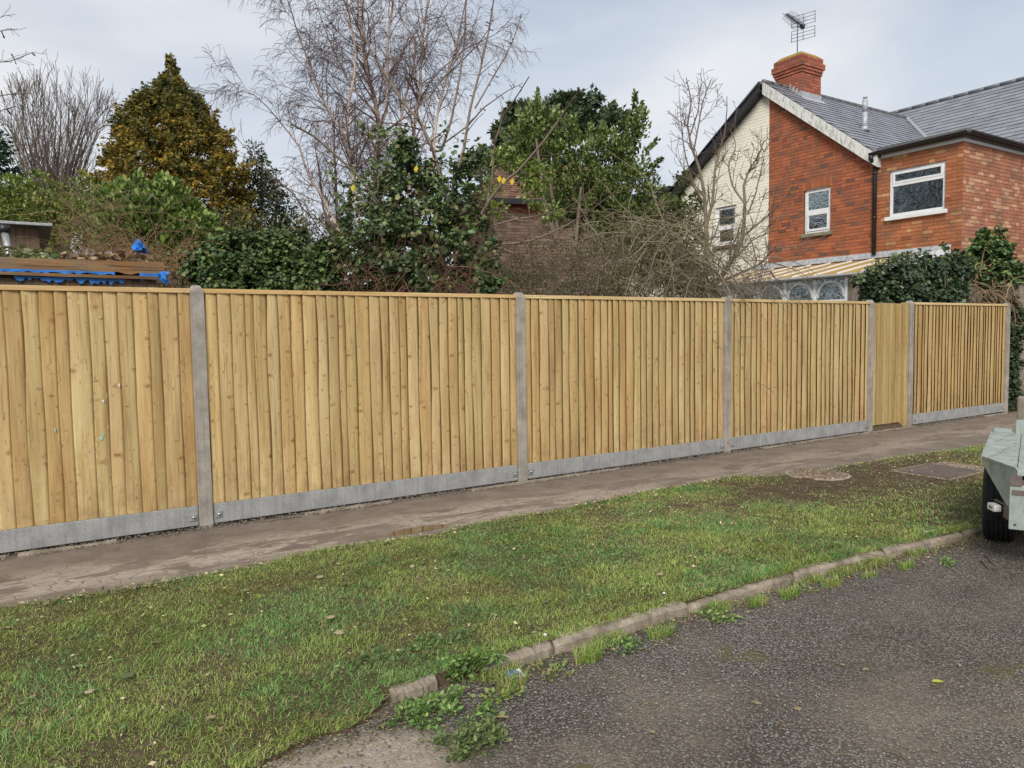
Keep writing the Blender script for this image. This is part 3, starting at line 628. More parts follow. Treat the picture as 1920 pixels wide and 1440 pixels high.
class Twigs:
    def __init__(s): s.P = []; s.R = []
    def add(s, pts, r): s.P.append(np.asarray(pts, float)); s.R.append(np.asarray(r, float))
    def mesh(s, sides, col, colvar=.15):
        Vs = []; Ts = []; Cs = []; o = 0
        for P, R in zip(s.P, s.R):
            m = len(P); d = np.gradient(P, axis=0); d = unit(d); ref = np.array([.31, .83, .46]); a = unit(np.cross(d, ref)); b = np.cross(d, a)
            k = np.arange(sides)*2*np.pi/sides
            ring = P[:, None]+R[:, None, None]*(np.cos(k)[None, :, None]*a[:, None]+np.sin(k)[None, :, None]*b[:, None])
            Vs.append(ring.reshape(-1, 3)); i = np.arange(m-1)[:, None]*sides+np.arange(sides)[None]; j = np.arange(m-1)[:, None]*sides+(np.arange(sides)+1)[None] % sides
            i = i.ravel()+o; j = j.ravel()+o
            Ts.append(np.concatenate([np.stack([i, j, j+sides], 1), np.stack([i, j+sides, i+sides], 1)])); o += m*sides
            c = np.array(col(R) if callable(col) else np.tile(col, (m, 1)))*RNG.uniform(1-colvar, 1+colvar); Cs.append(np.repeat(c, sides, 0))
        return np.concatenate(Vs), np.concatenate(Ts), np.concatenate(Cs)
def resample(pts, m):
    pts = np.asarray(pts, float); s = np.concatenate([[0], np.cumsum(np.linalg.norm(np.diff(pts, axis=0), axis=1))]); u = np.linspace(0, s[-1], m)
    return np.stack([np.interp(u, s, pts[:, k]) for k in range(3)], 1), s[-1]
def grow(tw, path, r0, r1, level, spec, rng):
    """path is already a limb; spawns side branches by spec[level] = (per metre, length, angle, up, wiggle, rmul)"""
    if level >= len(spec): return
    per, ln, ang, upw, wig, rm = spec[level]
    L = np.linalg.norm(np.diff(path, axis=0), axis=1).sum(); n = rng.poisson(per*L)
    m = len(path)
    for _ in range(n):
        u = rng.uniform(.12, 1.0); f = u*(m-1); i = min(int(f), m-2); p = path[i]+(path[i+1]-path[i])*(f-i); d = unit(path[i+1]-path[i])
        rl = r0+(r1-r0)*u; q = unit(np.cross(d, rng.normal(size=3))); a = ang*rng.uniform(.6, 1.35)
        nd = d*math.cos(a)+q*math.sin(a); l = ln*rng.uniform(.45, 1.25)*(1.1-.5*u)
        k = 5 if level < len(spec)-1 else 4; pts = [p]; dd = nd
        for s_ in range(k):
            dd = unit(dd+rng.normal(0, wig, 3)+np.array([0, 0, upw/k])); pts.append(pts[-1]+dd*l/k)
        ra = max(rl*rm, .0012); rb = max(ra*.35, .0009); tw[min(level, len(tw)-1)].add(pts, np.linspace(ra, rb, k+1))
        grow(tw, np.array(pts), ra, rb, level+1, spec, rng)
def limb_path(px, d0, d1, m=10, wob=.03):
    ds = np.linspace(d0, d1, len(px)); P = [at(x, y, d) for (x, y), d in zip(px, ds)]; P, L = resample(P, m)
    return P+RNG.normal(0, wob*L/m, P.shape)*np.linspace(0, 1, m)[:, None]
def bare_tree(name, label, cat_, limbs, spec, base, trunk_r, bark, twigcol, mat, twigmat, seed, group=None, knobs=0, minr=.0015, tr=None):
    rng = np.random.default_rng(seed); root = thing(name, label, cat_, tuple(base), group)
    T0 = Twigs(); levels = [Twigs(), Twigs(), Twigs()]
    for i, (px, d0, d1, ra, rb) in enumerate(limbs):
        P = limb_path(px, d0, d1, 12); one = Twigs(); one.add(P, np.linspace(ra, rb, 12)); v, t_, c = one.mesh(7, bark)
        tri_mesh('trunk' if i == 0 else 'limb', v, t_, c, mat, root, smooth=True)
        grow(levels, P, ra, rb, 0, spec, rng)
        if knobs:
            for _ in range(int(knobs*np.linalg.norm(np.diff(P, axis=0), axis=1).sum())):
                f = rng.uniform(.2, 1)*10.9; k = int(f); p = P[k]+(P[k+1]-P[k])*(f-k); q = unit(np.cross(P[k+1]-P[k], rng.normal(size=3))); e = p+q*rng.uniform(.02, .06); r = rng.uniform(.004, .007)
                levels[0].add([p, (p+e)/2, e, e+q*.008], [r, r*.8, r*1.35, r*.5])
    for i, (lv, nm) in enumerate(zip(levels, ('branches', 'twigs', 'fine_twigs'))):
        if lv.P:
            for r in lv.R: np.maximum(r, minr, out=r)
            v, t_, c = lv.mesh((5, 3, 3)[i], twigcol); tri_mesh(nm, v, t_, c, twigmat, root, smooth=True, kind='stuff')
    return root, levels
def crop2(pts): return [(440+x/2.572, y/2.572) for x, y in pts]
def crop3(pts): return [(880+x/3.0, 100+y/3.0) for x, y in pts]
def crop4(pts): return [(1200+x/2.483, y/2.483) for x, y in pts]
def crop1(pts): return [(x/2.572, y/2.572) for x, y in pts]
def S_(l, dep=0): return [(*at(x, y, d), r*d/F_PX) for x, y, r, d in l]

# ------------------------------------------------------------------ brick house
HX = 14.56; Y0, YD, YA, YE = 1.38, 6.0, 6.1, 9.0; ZA = 7.6; SL = .79; SLN = .70
house = thing('brick_house', 'two storey red brick house with grey slate roof, chimney and a painted cream left half', 'house', (16, 4, 0))
def gz(y): return ZA-.02-SL*(YA-y) if y < YA else ZA-.02-SLN*(y-YA)
def wall_back(name, mat, axis, c, u0, u1, z0, ztop, holes, depth, parent):
    m = MB(); br = sorted({u0, u1, *[h[0] for h in holes], *[h[1] for h in holes], *([YA] if u0 < YA < u1 and axis == 'X' else [])})
    for a, b in zip(br[:-1], br[1:]):
        hs = sorted([(h[2], h[3]) for h in holes if h[0] <= a+1e-6 and h[1] >= b-1e-6]); lo = z0; segs = []
        for p_, q_ in hs: segs.append((lo, p_, p_)); lo = q_
        segs.append((lo, None, None))
        for s0, s1, _ in segs:
            ta = ztop(a+1e-4) if s1 is None else s1; tb = ztop(b-1e-4) if s1 is None else s1
            P = [(a, s0), (b, s0), (b, tb), (a, ta)]
            if axis == 'X': m.prism([(c, u, z) for u, z in P], (depth, 0, 0))
            else: m.prism([(u, c, z) for u, z in P], (0, depth, 0))
    return m.build(name, mat, parent)
BR = []          # (importance, wall, box a, box b, colour)
def lay(wall, axis, c, u0, u1, z0, ztop, holes, colf, key, arch=None):
    ch = .075; row = 0; z = z0
    while z < 9:
        u = u0-(.1125 if row % 2 else 0)
        while u < u1:
            w = .215 if random.random() < .8 else .1025; a = max(u, u0); b = min(u+w, u1); zc = z+.0325
            if b-a > .03:
                mid = (a+b)/2; ok = zc+.03 < min(ztop(a), ztop(b))
                pieces = [(a, b)]
                for h in holes:
                    if zc+.02 > h[2] and zc-.02 < h[3]:
                        np_ = []
                        for p_, q_ in pieces:
                            if q_ <= h[0] or p_ >= h[1]: np_.append((p_, q_)); continue
                            if p_ < h[0]-.02: np_.append((p_, h[0]))
                            if q_ > h[1]+.02: np_.append((h[1], q_))
                        pieces = np_
                if ok:
                    for p_, q_ in pieces:
                        j = random.uniform(-.0025, .0025)-.008; col = colf(mid, zc)
                        if axis == 'X': A = (c+j, p_, z); B = (c+.05, q_, z+.065); ctr = (c, mid, zc)
                        else: A = (p_, c+j, z); B = (q_, c+.05, z+.065); ctr = (mid, c, zc)
                        px, py, d = proj(ctr); imp = (q_-p_)/d/d * (1 if 0 < px < 1925 and 0 < py < 560 else 0)
                        if axis == 'Y': imp *= 1.15
                        BR.append((imp, wall, A, B, col, key))
            u += w+.010
        z += ch; row += 1
def redc(y, z):
    r = random.random(); base = np.array([.38, .125, .060]) if r < .8 else (np.array([.30, .10, .06]) if r < .93 else np.array([.17, .09, .065])); return tuple(base*random.uniform(.82, 1.18))
def orc(y, z):
    r = random.random(); base = np.array([.38, .142, .065]) if r < .84 else (np.array([.50, .27, .13]) if r < .93 else np.array([.28, .10, .05])); return tuple(base*random.uniform(.82, 1.18))
def soc(x, z):
    r = random.random(); pale = .10+.30*vnoise(x*2.1, z*2.1, 4) if z < 5.0 else .06; base = np.array([.39, .165, .10]) if r > pale else np.array([.54, .31, .19]); return tuple(base*random.uniform(.82, 1.15))
def crc(y, z): return tuple(np.array([.83, .80, .68])*random.uniform(.985, 1.01))
Wm = (4.29, 4.99, 3.78, 4.80); Wc = (7.03, 7.72, 3.78, 4.80); Ww = (1.72, 2.89, 3.90, 4.88); Wp = (4.35, 4.95, 1.3, 2.3)
w1 = wall_back('brick_wall', M['mortar'], 'X', HX, 3.24, YD, .0, gz, [Wm], .25, house); w1['label'] = 'red brick half of the gable wall'
w2 = wall_back('painted_wall', M['creammortar'], 'X', HX, YD, YE, .0, gz, [Wc], .25, house); w2['label'] = 'cream painted half of the gable wall'
w3 = wall_back('brick_wall', M['mortar'], 'X', HX, Y0, 3.24, .0, lambda y: 5.17, [Ww], .25, house); w3['label'] = 'orange brick extension wall with the wide window'
w4 = wall_back('brick_wall', M['mortar'], 'Y', Y0, HX+.25, 19.5, .0, lambda x: 5.17, [], .25, house); w4['label'] = 'side wall with scattered pale bricks'
lay(w1, 'X', HX, 3.24, YD, 1.8, lambda y: gz(y)-.06, [Wm, (4.24, 5.04, 4.80, 5.03)], redc, 'r')
lay(w2, 'X', HX, YD, YE, 1.8, lambda y: gz(y)-.06, [Wc], crc, 'c')
lay(w3, 'X', HX, Y0, 3.24, 1.8, lambda y: 5.17, [Ww], orc, 'o')
lay(w4, 'Y', Y0, HX+.002, 19.5, 1.8, lambda x: 5.17, [], soc, 's')
BR.sort(key=lambda b: -b[0])
for i, (imp, wall, A, B, col, key) in enumerate(BR[:300]):
    m = MB(); m.box(A, B, col); m.build('brick', M['creambrick'] if key == 'c' else M['brick'], wall)
for wall, key in ((w1, 'r'), (w2, 'c'), (w3, 'o'), (w4, 's')):
    m = MB()
    for b in BR[300:]:
        if b[5] == key: m.box(b[2], b[3], b[4])
    if m.v: m.build('bricks', M['creambrick'] if key == 'c' else M['brick'], wall, kind='stuff')
# soldier arch over the red wall window, hairline crack above it
m = MB(); n = 10
for i in range(n):
    a = 4.24+.8*i/n; zb = 4.80+.035*(1-((a+.04-4.64)/.4)**2); m.box((HX-.009, a+.004, zb), (HX+.05, a+.8/n-.004, 5.025), redc(0, 0))
m.build('brick_arch', M['brick'], w1)
def window(rect, glass, split, label, frame_w=.055, arch=False, blind=None, open_top=False, sill=None):
    u0, u1, z0, z1 = rect; xf = HX+.035
    m = MB(); fw = frame_w
    m.box((xf, u0, z0), (xf+.07, u0+fw, z1)); m.box((xf, u1-fw, z0), (xf+.07, u1, z1)); m.box((xf, u0+fw, z0), (xf+.07, u1-fw, z0+fw)); m.box((xf, u0+fw, z1-fw), (xf+.07, u1-fw, z1))
    m.box((xf-.012, u0+fw, split-.03), (xf+.07, u1-fw, split+.03))
    fr = m.build('window', M['white'], house, label=label)
    def sash(a, b, c_, d, w, o):
        m = MB(); x0 = xf-o; m.box((x0, a, c_), (x0+.05, a+w, d)); m.box((x0, b-w, c_), (x0+.05, b, d)); m.box((x0, a+w, c_), (x0+.05, b-w, c_+w)); m.box((x0, a+w, d-w), (x0+.05, b-w, d)); m.build('sash', M['white'], fr, bevel=.004)
        m = MB(); m.box((x0+.02, a+w-.003, c_+w-.003), (x0+.026, b-w+.003, d-w+.003)); m.build('pane', glass, fr)
    sash(u0+fw, u1-fw, split+.03, z1-fw, .045 if arch is False else .02, .018 if not arch else .0)
    if arch: sash(u0+fw, u1-fw, z0+fw, split-.03, .05, .018)
    else:
        m = MB(); m.box((xf+.02, u0+fw-.003, z0+fw-.003), (xf+.026, u1-fw+.003, split-.027)); m.build('pane', glass, fr)
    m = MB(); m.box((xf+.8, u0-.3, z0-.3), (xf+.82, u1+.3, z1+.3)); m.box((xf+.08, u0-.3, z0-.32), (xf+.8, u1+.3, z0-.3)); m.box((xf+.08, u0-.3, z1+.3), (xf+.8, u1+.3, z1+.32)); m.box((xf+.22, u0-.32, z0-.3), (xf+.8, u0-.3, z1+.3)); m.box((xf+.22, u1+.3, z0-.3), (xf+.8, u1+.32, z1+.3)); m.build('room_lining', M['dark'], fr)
    if blind:
        m = MB(); k = 16; z_a, z_b = blind
        for i in range(k):
            a = u0+fw+(u1-u0-2*fw)*i/k; b = u0+fw+(u1-u0-2*fw)*(i+1)/k; o1 = .012*(i % 2); o2 = .012*((i+1) % 2); m.add([(xf+.12+o1, a, z_a), (xf+.12+o2, b, z_a), (xf+.12+o2, b, z_b), (xf+.12+o1, a, z_b)], [(0, 1, 2, 3)])
        m.build('curtain', M['curtain'], fr)
    if sill:
        m = MB(); m.box((HX-.075, u0-.06, z0-.085), (HX+.1, u1+.06, z0-.004)); m.build('sill', sill, fr, bevel=.008)
    return fr
window(Wm, M['glass'], 4.28, 'tall white sash window with a curved brick head in the red wall', arch=True, blind=(4.34, 4.75), sill=M['stone'])
window(Wc, M['glass'], 4.27, 'white sash window with a half drawn blind in the cream wall', arch=True, blind=(4.26, 4.75), sill=M['darkwood'])
window(Ww, M['glass2'], 4.56, 'wide white window with a narrow top light', frame_w=.06, sill=M['white'])
# roofs: boarding under, slates over
def slates(polys, plane, origin_, udir, vdir, nu, nv, w, e, inside, colf, prefix='slate'):
    """rows laid up the slope; returns boxes (importance, 8 verts, colour)"""
    u = np.array(udir, float); v = np.array(vdir, float); n_ = np.cross(u, v); n_ /= np.linalg.norm(n_); n_ *= np.sign(n_[2]); out_ = []
    for j in range(nv):
        for i in range(-1, nu):
            a = i*w+(w/2 if j % 2 else 0); b = a+w-.006; c0 = j*e; c1_ = c0+e*1.08
            ctr = np.array(origin_)+u*(a+b)/2+v*(c0+c1_)/2
            if not inside(ctr): continue
            lift = .006+random.uniform(0, .004); P = []
            for hh in (0, 1):
                for (s_, t_) in ((a, c0), (b, c0), (b, c1_), (a, c1_)):
                    up_ = (lift+.008 if t_ == c0 else .001) + (.007 if hh else -.001); P.append(np.array(origin_)+u*s_+v*t_+n_*up_)
            d = np.linalg.norm(ctr-CAM); px, py, _ = proj(ctr); out_.append(((1 if 0 < px < 1920 and py > 0 else 0)/d, P, colf()))
    return out_
def slatec():
    return tuple(np.array([.20, .205, .235])*random.uniform(.85, 1.15))
BOXF = [(0, 3, 2, 1), (4, 5, 6, 7), (0, 1, 5, 4), (1, 2, 6, 5), (2, 3, 7, 6), (3, 0, 4, 7)]
cs = 1/math.sqrt(1+SL*SL); XO = HX-.13
ZT = ZA+.02
m = MB()   # south and north slopes of the gable, cross roof west slope, with real thickness
yl = 3.08
m.prism([(XO, YA, ZT), (20.9, YA, ZT), (21.0, YA, ZT-.12), (XO, YA, ZT-.12)], (0, -.001, 0))
def slab(m, P, th=.05): m.prism(P, (0, 0, -th))
slab(m, [(XO, YA, ZT), (XO, yl, ZT-SL*(YA-yl)), (17.8, yl, ZT-SL*(YA-yl)), (20.79, YA, ZT)])
slab(m, [(XO-.12, YA, ZT), (XO-.12, YE+.12, ZT-SLN*(YE+.12-YA)), (22, YE+.12, ZT-SLN*(YE+.12-YA)), (22, YA, ZT)])
ZC = 8.0+.02; XC = 21.3
slab(m, [(XC, .2, ZC), (XC, 9.0, ZC), (XC-3.6, 9.0, ZC-SL*3.6), (XC-3.6, 2.9, ZC-SL*3.6), (XC-3.6, .2, ZC-SL*3.6)])
slab(m, [(XC, .2, ZC), (XC, 9.0, ZC), (XC+3.6, 9.0, ZC-SL*3.6), (XC+3.6, .2, ZC-SL*3.6)])
roof = m.build('roof', M['felt'], house)
allsl = slates(None, None, (XO, yl, ZT-SL*(YA-yl)), (1, 0, 0), (0, cs, SL*cs), 24, 20, .29, .195, lambda p_: p_[1] < YA-.01 and p_[1]-.0 > p_[0]-14.75 and p_[0] > XO, slatec)
allsl += slates(None, None, (XC-3.6, .2, ZC-SL*3.6), (0, 1, 0), (cs, 0, SL*cs), 32, 24, .29, .195, lambda p_: p_[0] < XC-.01 and (p_[1] < p_[0]-14.62 or (p_[2] > gz(p_[1])+.0 and p_[1] < 9)), slatec)
allsl.sort(key=lambda b: -b[0])
for imp, P, c in allsl[:300]:
    m = MB(); m.add(P, BOXF, c); m.build('slate', M['slate'], roof)
m = MB()
for imp, P, c in allsl[300:]: m.add(P, BOXF, c)
m.build('slates', M['slate'], roof, kind='stuff')
m = MB()
nr = 18
for i in range(nr): a = XO+(20.7-XO)*i/nr; b = XO+(20.7-XO)*(i+1)/nr-.002; m.tube([(a, YA, ZT+.012), (b, YA, ZT+.012)], .065, 8, (.11, .11, .11))
m.build('ridge_tiles', M['slate'], roof, kind='stuff'); m = MB()
for i in range(22): a = .2+8.8*i/22; b = .2+8.8*(i+1)/22-.002; m.tube([(XC, a, ZC+.012), (XC, b, ZC+.012)], .065, 8, (.11, .11, .12))
m.build('ridge_tiles', M['slate'], roof, kind='stuff')
m = MB(); m.bar((17.95, 3.26, 5.42), (20.8, 6.1, 7.68), .10, .012, col=(.26, .26, .29)); m.build('valley_strip', M['slate'], roof)
# barge boards
def rk(y, X, dz=0): return (X, y, (ZT-SL*(YA-y) if y <= YA else ZT-SLN*(y-YA))+dz)
m = MB(); X = XO-.03
m.prism([rk(YA-.0, X, -.0), rk(yl+.0, X, -.0), rk(yl, X, -.25), rk(3.38, X, -.27), rk(YA-.0, X, -.29)][::-1], (.03, 0, 0)); bb = m.build('bargeboard', M['peel'], house); bb['label'] = 'white peeling bargeboard'
m = MB(); m.prism([rk(YA, X+.03, -.03), rk(yl, X+.03, -.03), rk(yl, X+.03, -.06), rk(YA, X+.03, -.06)], (.14, 0, 0)); m.prism([rk(3.36, X+.03, -.27), rk(3.08, X+.03, -.25), rk(3.08, X+.03, -.06), rk(3.36, X+.03, -.06)], (.15, 0, 0)); m.build('soffit', M['soffit'], house)
X2 = XO-.16
m = MB(); m.prism([rk(YA+.002, X2, .0), rk(YE+.14, X2, 0), rk(YE+.14, X2, -.24), rk(YA+.002, X2, -.26)], (.035, 0, 0)); bb = m.build('bargeboard', M['black'], house); bb['label'] = 'black bargeboard over the cream wall'
m = MB(); m.prism([rk(YA+.002, X2+.035, -.20), rk(YE+.1, X2+.035, -.20), rk(YE+.1, X2+.035, -.22), rk(YA+.002, X2+.035, -.22)], (.25, 0, 0)); m.build('soffit', M['black'], house)
m = MB(); m.tube([rk(YA, X2-.02, -.05), rk(YE+.14, X2-.02, -.05)], .03, 6); m.build('verge_trim', M['black'], house)
m = MB()

# extension flat roof, fascia, gutters, downpipe
m = MB(); m.box((HX-.10, Y0-.10, 5.24), (17.85, 3.14, 5.40)); m.box((17.85, Y0-.10, 5.24), (19.6, 2.6, 5.40)); m.build('flat_roof', M['felt'], house, bevel=.01)
m = MB(); m.box((HX-.02, Y0-.02, 5.172), (HX+.01, 3.2, 5.238)); m.box((HX+.01, Y0-.02, 5.172), (19.5, Y0+.01, 5.238)); m.build('fascia', M['white'], house)
def gutter(p, q, name='gutter', mat=None, r=.062, parent=None):
    m = MB(); p = Vector(p); q = Vector(q); d = (q-p).normalized(); s_ = d.cross(Vector((0, 0, 1))); n = 6; vs = []
    for e in (p, q):
        for k in range(n+1): a = math.pi*k/n; vs.append(e+s_*math.cos(a)*r-Vector((0, 0, 1))*math.sin(a)*r)
        for k in range(n, -1, -1): a = math.pi*k/n; vs.append(e+s_*math.cos(a)*(r-.008)-Vector((0, 0, 1))*math.sin(a)*(r-.008))
    N_ = 2*(n+1); m.add(vs, [(i, (i+1) % N_, N_+(i+1) % N_, N_+i) for i in range(N_)]+[tuple(range(N_)), tuple(range(N_, 2*N_))[::-1]]); return m.build(name, mat or M['black'], parent or house)
gutter((HX-.165, 3.25, 5.30), (HX-.165, Y0-.16, 5.325)); gutter((HX-.16, Y0-.165, 5.325), (19.6, Y0-.165, 5.31))
m = MB(); m.tube([(HX-.2, 3.2, 5.25), (HX-.2, 3.2, 5.17), (HX-.06, 3.19, 5.05), (HX-.05, 3.19, 4.9), (HX-.05, 3.19, 3.12)], .045, 10); dp = m.build('downpipe', M['black'], house)
for z_ in (4.85, 3.9): m = MB(); m.tube([(HX-.05, 3.19, z_), (HX-.05, 3.19, z_+.05)], .053, 10); m.build('pipe_collar', M['black'], dp)
# neighbour's low flat roof to the left of the cream gable
m = MB(); m.box((HX-.3, YE+.16, 5.45), (HX+4, YE+4.5, 5.62)); m.build('side_roof', M['black'], house)
m = MB(); m.box((HX, YE, 0), (HX+4, YE+4.3, 5.45)); m.build('side_wall', M['creammortar'], house)
# chimney
cx0, cx1, cy0, cy1 = 15.38, 16.16, 5.69, 6.47
ch = m = MB(); m.box((cx0+.012, cy0+.012, 6.9), (cx1-.012, cy1-.012, 8.32)); ch = m.build('chimney', M['mortar'], house)
m = MB()
def ring(z, o, colf):
    a0, a1, b0, b1 = cx0-o, cx1+o, cy0-o, cy1+o; n = 4; k0 = random.random() < .5; off = .11 if int(round(z/.0716)) % 2 else 0
    u = a0-off
    def colz(): return colf()
    while u < a1-.02:
        p_, q_ = max(u, a0), min(u+.207, a1)
        if q_-p_ > .02:
            m.box((p_, b0+random.uniform(-.002, .002), z), (q_-.005, b0+.1, z+.0635), colz()); m.box((p_, b1-.1, z), (q_-.005, b1, z+.0635), colz())
        u += .215
    u = b0+.1-off
    while u < b1-.12:
        p_, q_ = max(u, b0+.102), min(u+.207, b1-.102)
        if q_-p_ > .02:
            m.box((a0+random.uniform(-.002, .002), p_, z), (a0+.1, q_-.005, z+.0635), colz()); m.box((a1-.1, p_, z), (a1, q_-.005, z+.0635), colz())
        u += .215
def chc(): return tuple(np.array([.34, .12, .075])*random.uniform(.72, 1.2)) if random.random() < .88 else tuple(np.array([.22, .12, .09])*random.uniform(.8, 1.1))
z_ = 7.0
zs = [7.0+.0716*i for i in range(19)]
for z_ in zs:
    k = (z_-7.0)/.0716; o = 0
    if k > 12.5: o = .025
    if k > 13.5: o = .05
    if k > 14.5: o = .075
    if k > 16.5: o = .035
    ring(z_, o, chc)
m.build('bricks', M['lichen_top'], ch, kind='stuff')
zt = zs[-1]+.0635
m = MB(); a0, a1, b0, b1 = cx0-.03, cx1+.03, cy0-.03, cy1+.03
t = NT('mossy_flaunching'); p = t.pos(); t.base(t.ramp(t.noise(p, 9, 5, .7), [(.35, (.22, .19, .05)), (.55, (.34, .25, .05)), (.7, (.20, .15, .11))]), .95, .1); t.bump(t.noise(p, 40, 5), .6, .01); M['moss'] = t.m
m.add([(a0, b0, zt), (a1, b0, zt), (a1, b1, zt), (a0, b1, zt), (a0+.12, b0+.12, zt+.11), (a1-.12, b0+.12, zt+.11), (a1-.12, b1-.12, zt+.11), (a0+.12, b1-.12, zt+.11)], [(0, 1, 5, 4), (1, 2, 6, 5), (2, 3, 7, 6), (3, 0, 4, 7), (4, 5, 6, 7)]); m.build('flaunching', M['moss'], ch)
m = MB()   # lead flashing: stepped on the west face, apron on the south face
sz = lambda y: ZT-SL*(YA-y)+.02
m.prism([(cx0-.006, cy0-.006, sz(cy0)-.02), (cx1+.006, cy0-.006, sz(cy0)-.02), (cx1+.006, cy0-.006, sz(cy0)+.13), (cx0-.006, cy0-.006, sz(cy0)+.13)], (0, -.004, 0))
m.prism([(cx0-.05, cy0-.01, sz(cy0)+.0), (cx1+.05, cy0-.01, sz(cy0)+.0), (cx1+.05, cy0-.16, sz(cy0-.16)+.0), (cx0-.05, cy0-.16, sz(cy0-.16))], (0, 0, .008))
for i in range(4): y_ = cy0+i*.1; m.prism([(cx0-.008, y_, sz(y_)), (cx0-.008, y_+.1, sz(y_+.1)), (cx0-.008, y_+.04, sz(y_)+.15), (cx0-.008, y_, sz(y_)+.15)], (-.004, 0, 0))
m.build('flashing', M['lead'], ch)
# aerial on the chimney
ax, ay = cx0+.1, 5.90
aer = thing('tv_aerial', 'grey television aerial with grid reflectors standing on the chimney', 'aerial', (ax, ay, 8.45))
M['alu'] = simple('aerial_alloy', (.16, .16, .175), .5, .4, .3, .1, 4, 0)
m = MB(); m.tube([(ax, ay, 8.3), (ax, ay, 9.25)], .013, 6); m.build('mast', M['alu'], aer)
bd = Vector((-.79, -.23, -.02)).normalized(); side = bd.cross(Vector((0, 0, 1))).normalized()*-1; upv = Vector((0, 0, 1))
rc = Vector((ax, ay, 9.08))+side*.12
m = MB(); m.tube([rc-bd*.12, rc+bd*1.05], .014, 5); m.tube([Vector((ax, ay, 9.08)), rc], .014, 5); m.box((rc.x-.05, rc.y-.04, rc.z-.05), (rc.x+.05, rc.y+.04, rc.z+.03)); m.build('boom', M['black'], aer)
m = MB()
for i in range(11):
    q = rc+bd*(.12+.088*i)
    for a in (.42, -.42, 2.72, -2.72): m.tube([q+side*.0, q+(side*math.cos(a)+upv*math.sin(a))*(.20-.006*i)], .006, 3)
    m.tube([q-side*.03-upv*.03, q+side*.03+upv*.03], .012, 4)
m.build('directors', M['alu'], aer)
m = MB()
for s_ in (1, -1):
    for k in range(4): z_ = .05+.085*k; m.tube([rc-side*.29-bd*.06+upv*(z_*s_), rc+side*.29-bd*.06+upv*(z_*s_)], .007, 4)
    for k in (-.29, 0, .29): m.tube([rc+side*k-bd*.06+upv*.04*s_, rc+side*k-bd*.06+upv*.32*s_], .008, 4)
m.build('reflector', M['alu'], aer)
# vent pipe on the slope
m = MB(); vx, vy, vzz = 15.95, 4.35, sz(4.35)
m.tube([(vx, vy, vzz-.05), (vx, vy, vzz+.42)], .06, 12); m.tube([(vx, vy, vzz+.42), (vx, vy, vzz+.72)], .062, 12); m.tube([(vx, vy, vzz-.02), (vx, vy, vzz+.1)], [.12, .055], 12); m.tube([(vx, vy, vzz+.75), (vx, vy, vzz+.78)], .05, 10)
m.build('vent_pipe', M['lead'], roof)

# ------------------------------------------------------------------ conservatory against the house wall
CX = 12.55; cz0, cz1 = 2.60, 3.02; cya, cyb = 1.62, 6.35
con = thing('conservatory', 'lean-to conservatory with tan sheet roof, white bars and arched white windows', 'conservatory', ((CX+HX)/2, 4, 0))
nb = 9; ys = [cya+(cyb-cya)*i/nb for i in range(nb+1)]
for i in range(nb):
    m = MB(); a, b = ys[i]+.008, ys[i+1]-.008; m.prism([(CX-.1, a, cz0), (CX-.1, b, cz0), (HX-.012, b, cz1), (HX-.012, a, cz1)], (0, 0, .012)); m.build('roof_sheet', M['tan'], con)
for y_ in ys: m = MB(); m.bar((CX-.12, y_, cz0+.012), (HX-.02, y_, cz1+.012), .024, .05); m.build('glazing_bar', M['white'], con)
m = MB(); m.prism([(HX-.05, cya-.05, cz1+.03), (HX-.05, cyb+.05, cz1+.03), (HX-.009, cyb+.05, cz1+.15), (HX-.009, cya-.05, cz1+.15)], (0, 0, .012)); m.build('wall_flashing', M['lead'], con)
gutter((CX-.18, cyb+.1, cz0-.0), (CX-.18, cya-.1, cz0-.0), 'gutter', M['white'], .055, con)
# front frames and pale blinds inside
m = MB(); m.box((CX+.35, 1.8, 1.2), (CX+.37, cyb, 2.5)); m.build('blind', M['curtain'], con)
m = MB(); m.box((CX, 1.62, cz0-.06), (CX+.06, cyb, cz0)); m.box((CX, 2.55, 2.05), (CX+.06, cyb, 2.11)); m.box((CX, 2.55, .0), (CX+.1, cyb, 1.2)); m.build('front_frame', M['white'], con)
bays = 5; cya0 = cya; cya = 2.55; bw = .72
for i in range(bays+1):
    m = MB(); y_ = cya+bw*i; m.box((CX-.01, y_-.03, 1.2), (CX+.07, y_+.03, cz0-.061)); m.build('mullion', M['white'], con)
for i in range(bays):
    a, b = cya+bw*i+.032, cya+bw*(i+1)-.032; zt_, zb_ = cz0-.062, 2.112; c_ = (a+b)/2; R = (b-a)/2
    m = MB(); K = 12
    for k in range(K):        # spandrels of the arch
        t0, t1 = math.pi*k/K, math.pi*(k+1)/K; H = zt_-zb_-.09
        p0 = (c_+R*math.cos(t0), zb_+.05+H*math.sin(t0)); p1 = (c_+R*math.cos(t1), zb_+.05+H*math.sin(t1))
        q0 = (c_+(R-.045)*math.cos(t0), zb_+.05+(H-.045)*math.sin(t0)); q1 = (c_+(R-.045)*math.cos(t1), zb_+.05+(H-.045)*math.sin(t1))
        m.prism([(CX+.01, *p0), (CX+.01, *p1), (CX+.01, *q1), (CX+.01, *q0)], (.04, 0, 0))
    m.build('arch_frame', M['white'], con)
    m = MB(); m.box((CX+.03, a, zb_), (CX+.035, b, zt_)); m.build('pane', M['glass'], con)
    m = MB(); m.box((CX+.03, a, 1.2), (CX+.035, b, 2.05)); m.build('pane', M['glass'], con)
cya = cya0
m = MB(); m.prism([(CX, cya-.001, cz0), (HX-.03, cya-.001, cz1+.02), (HX-.03, cya-.001, cz0-.25), (CX, cya-.001, cz0-.25)], (0, .05, 0)); m.box((CX, cya, 0), (HX-.03, cya+.05, cz0-.26)); m.build('end_gable', M['white'], con)
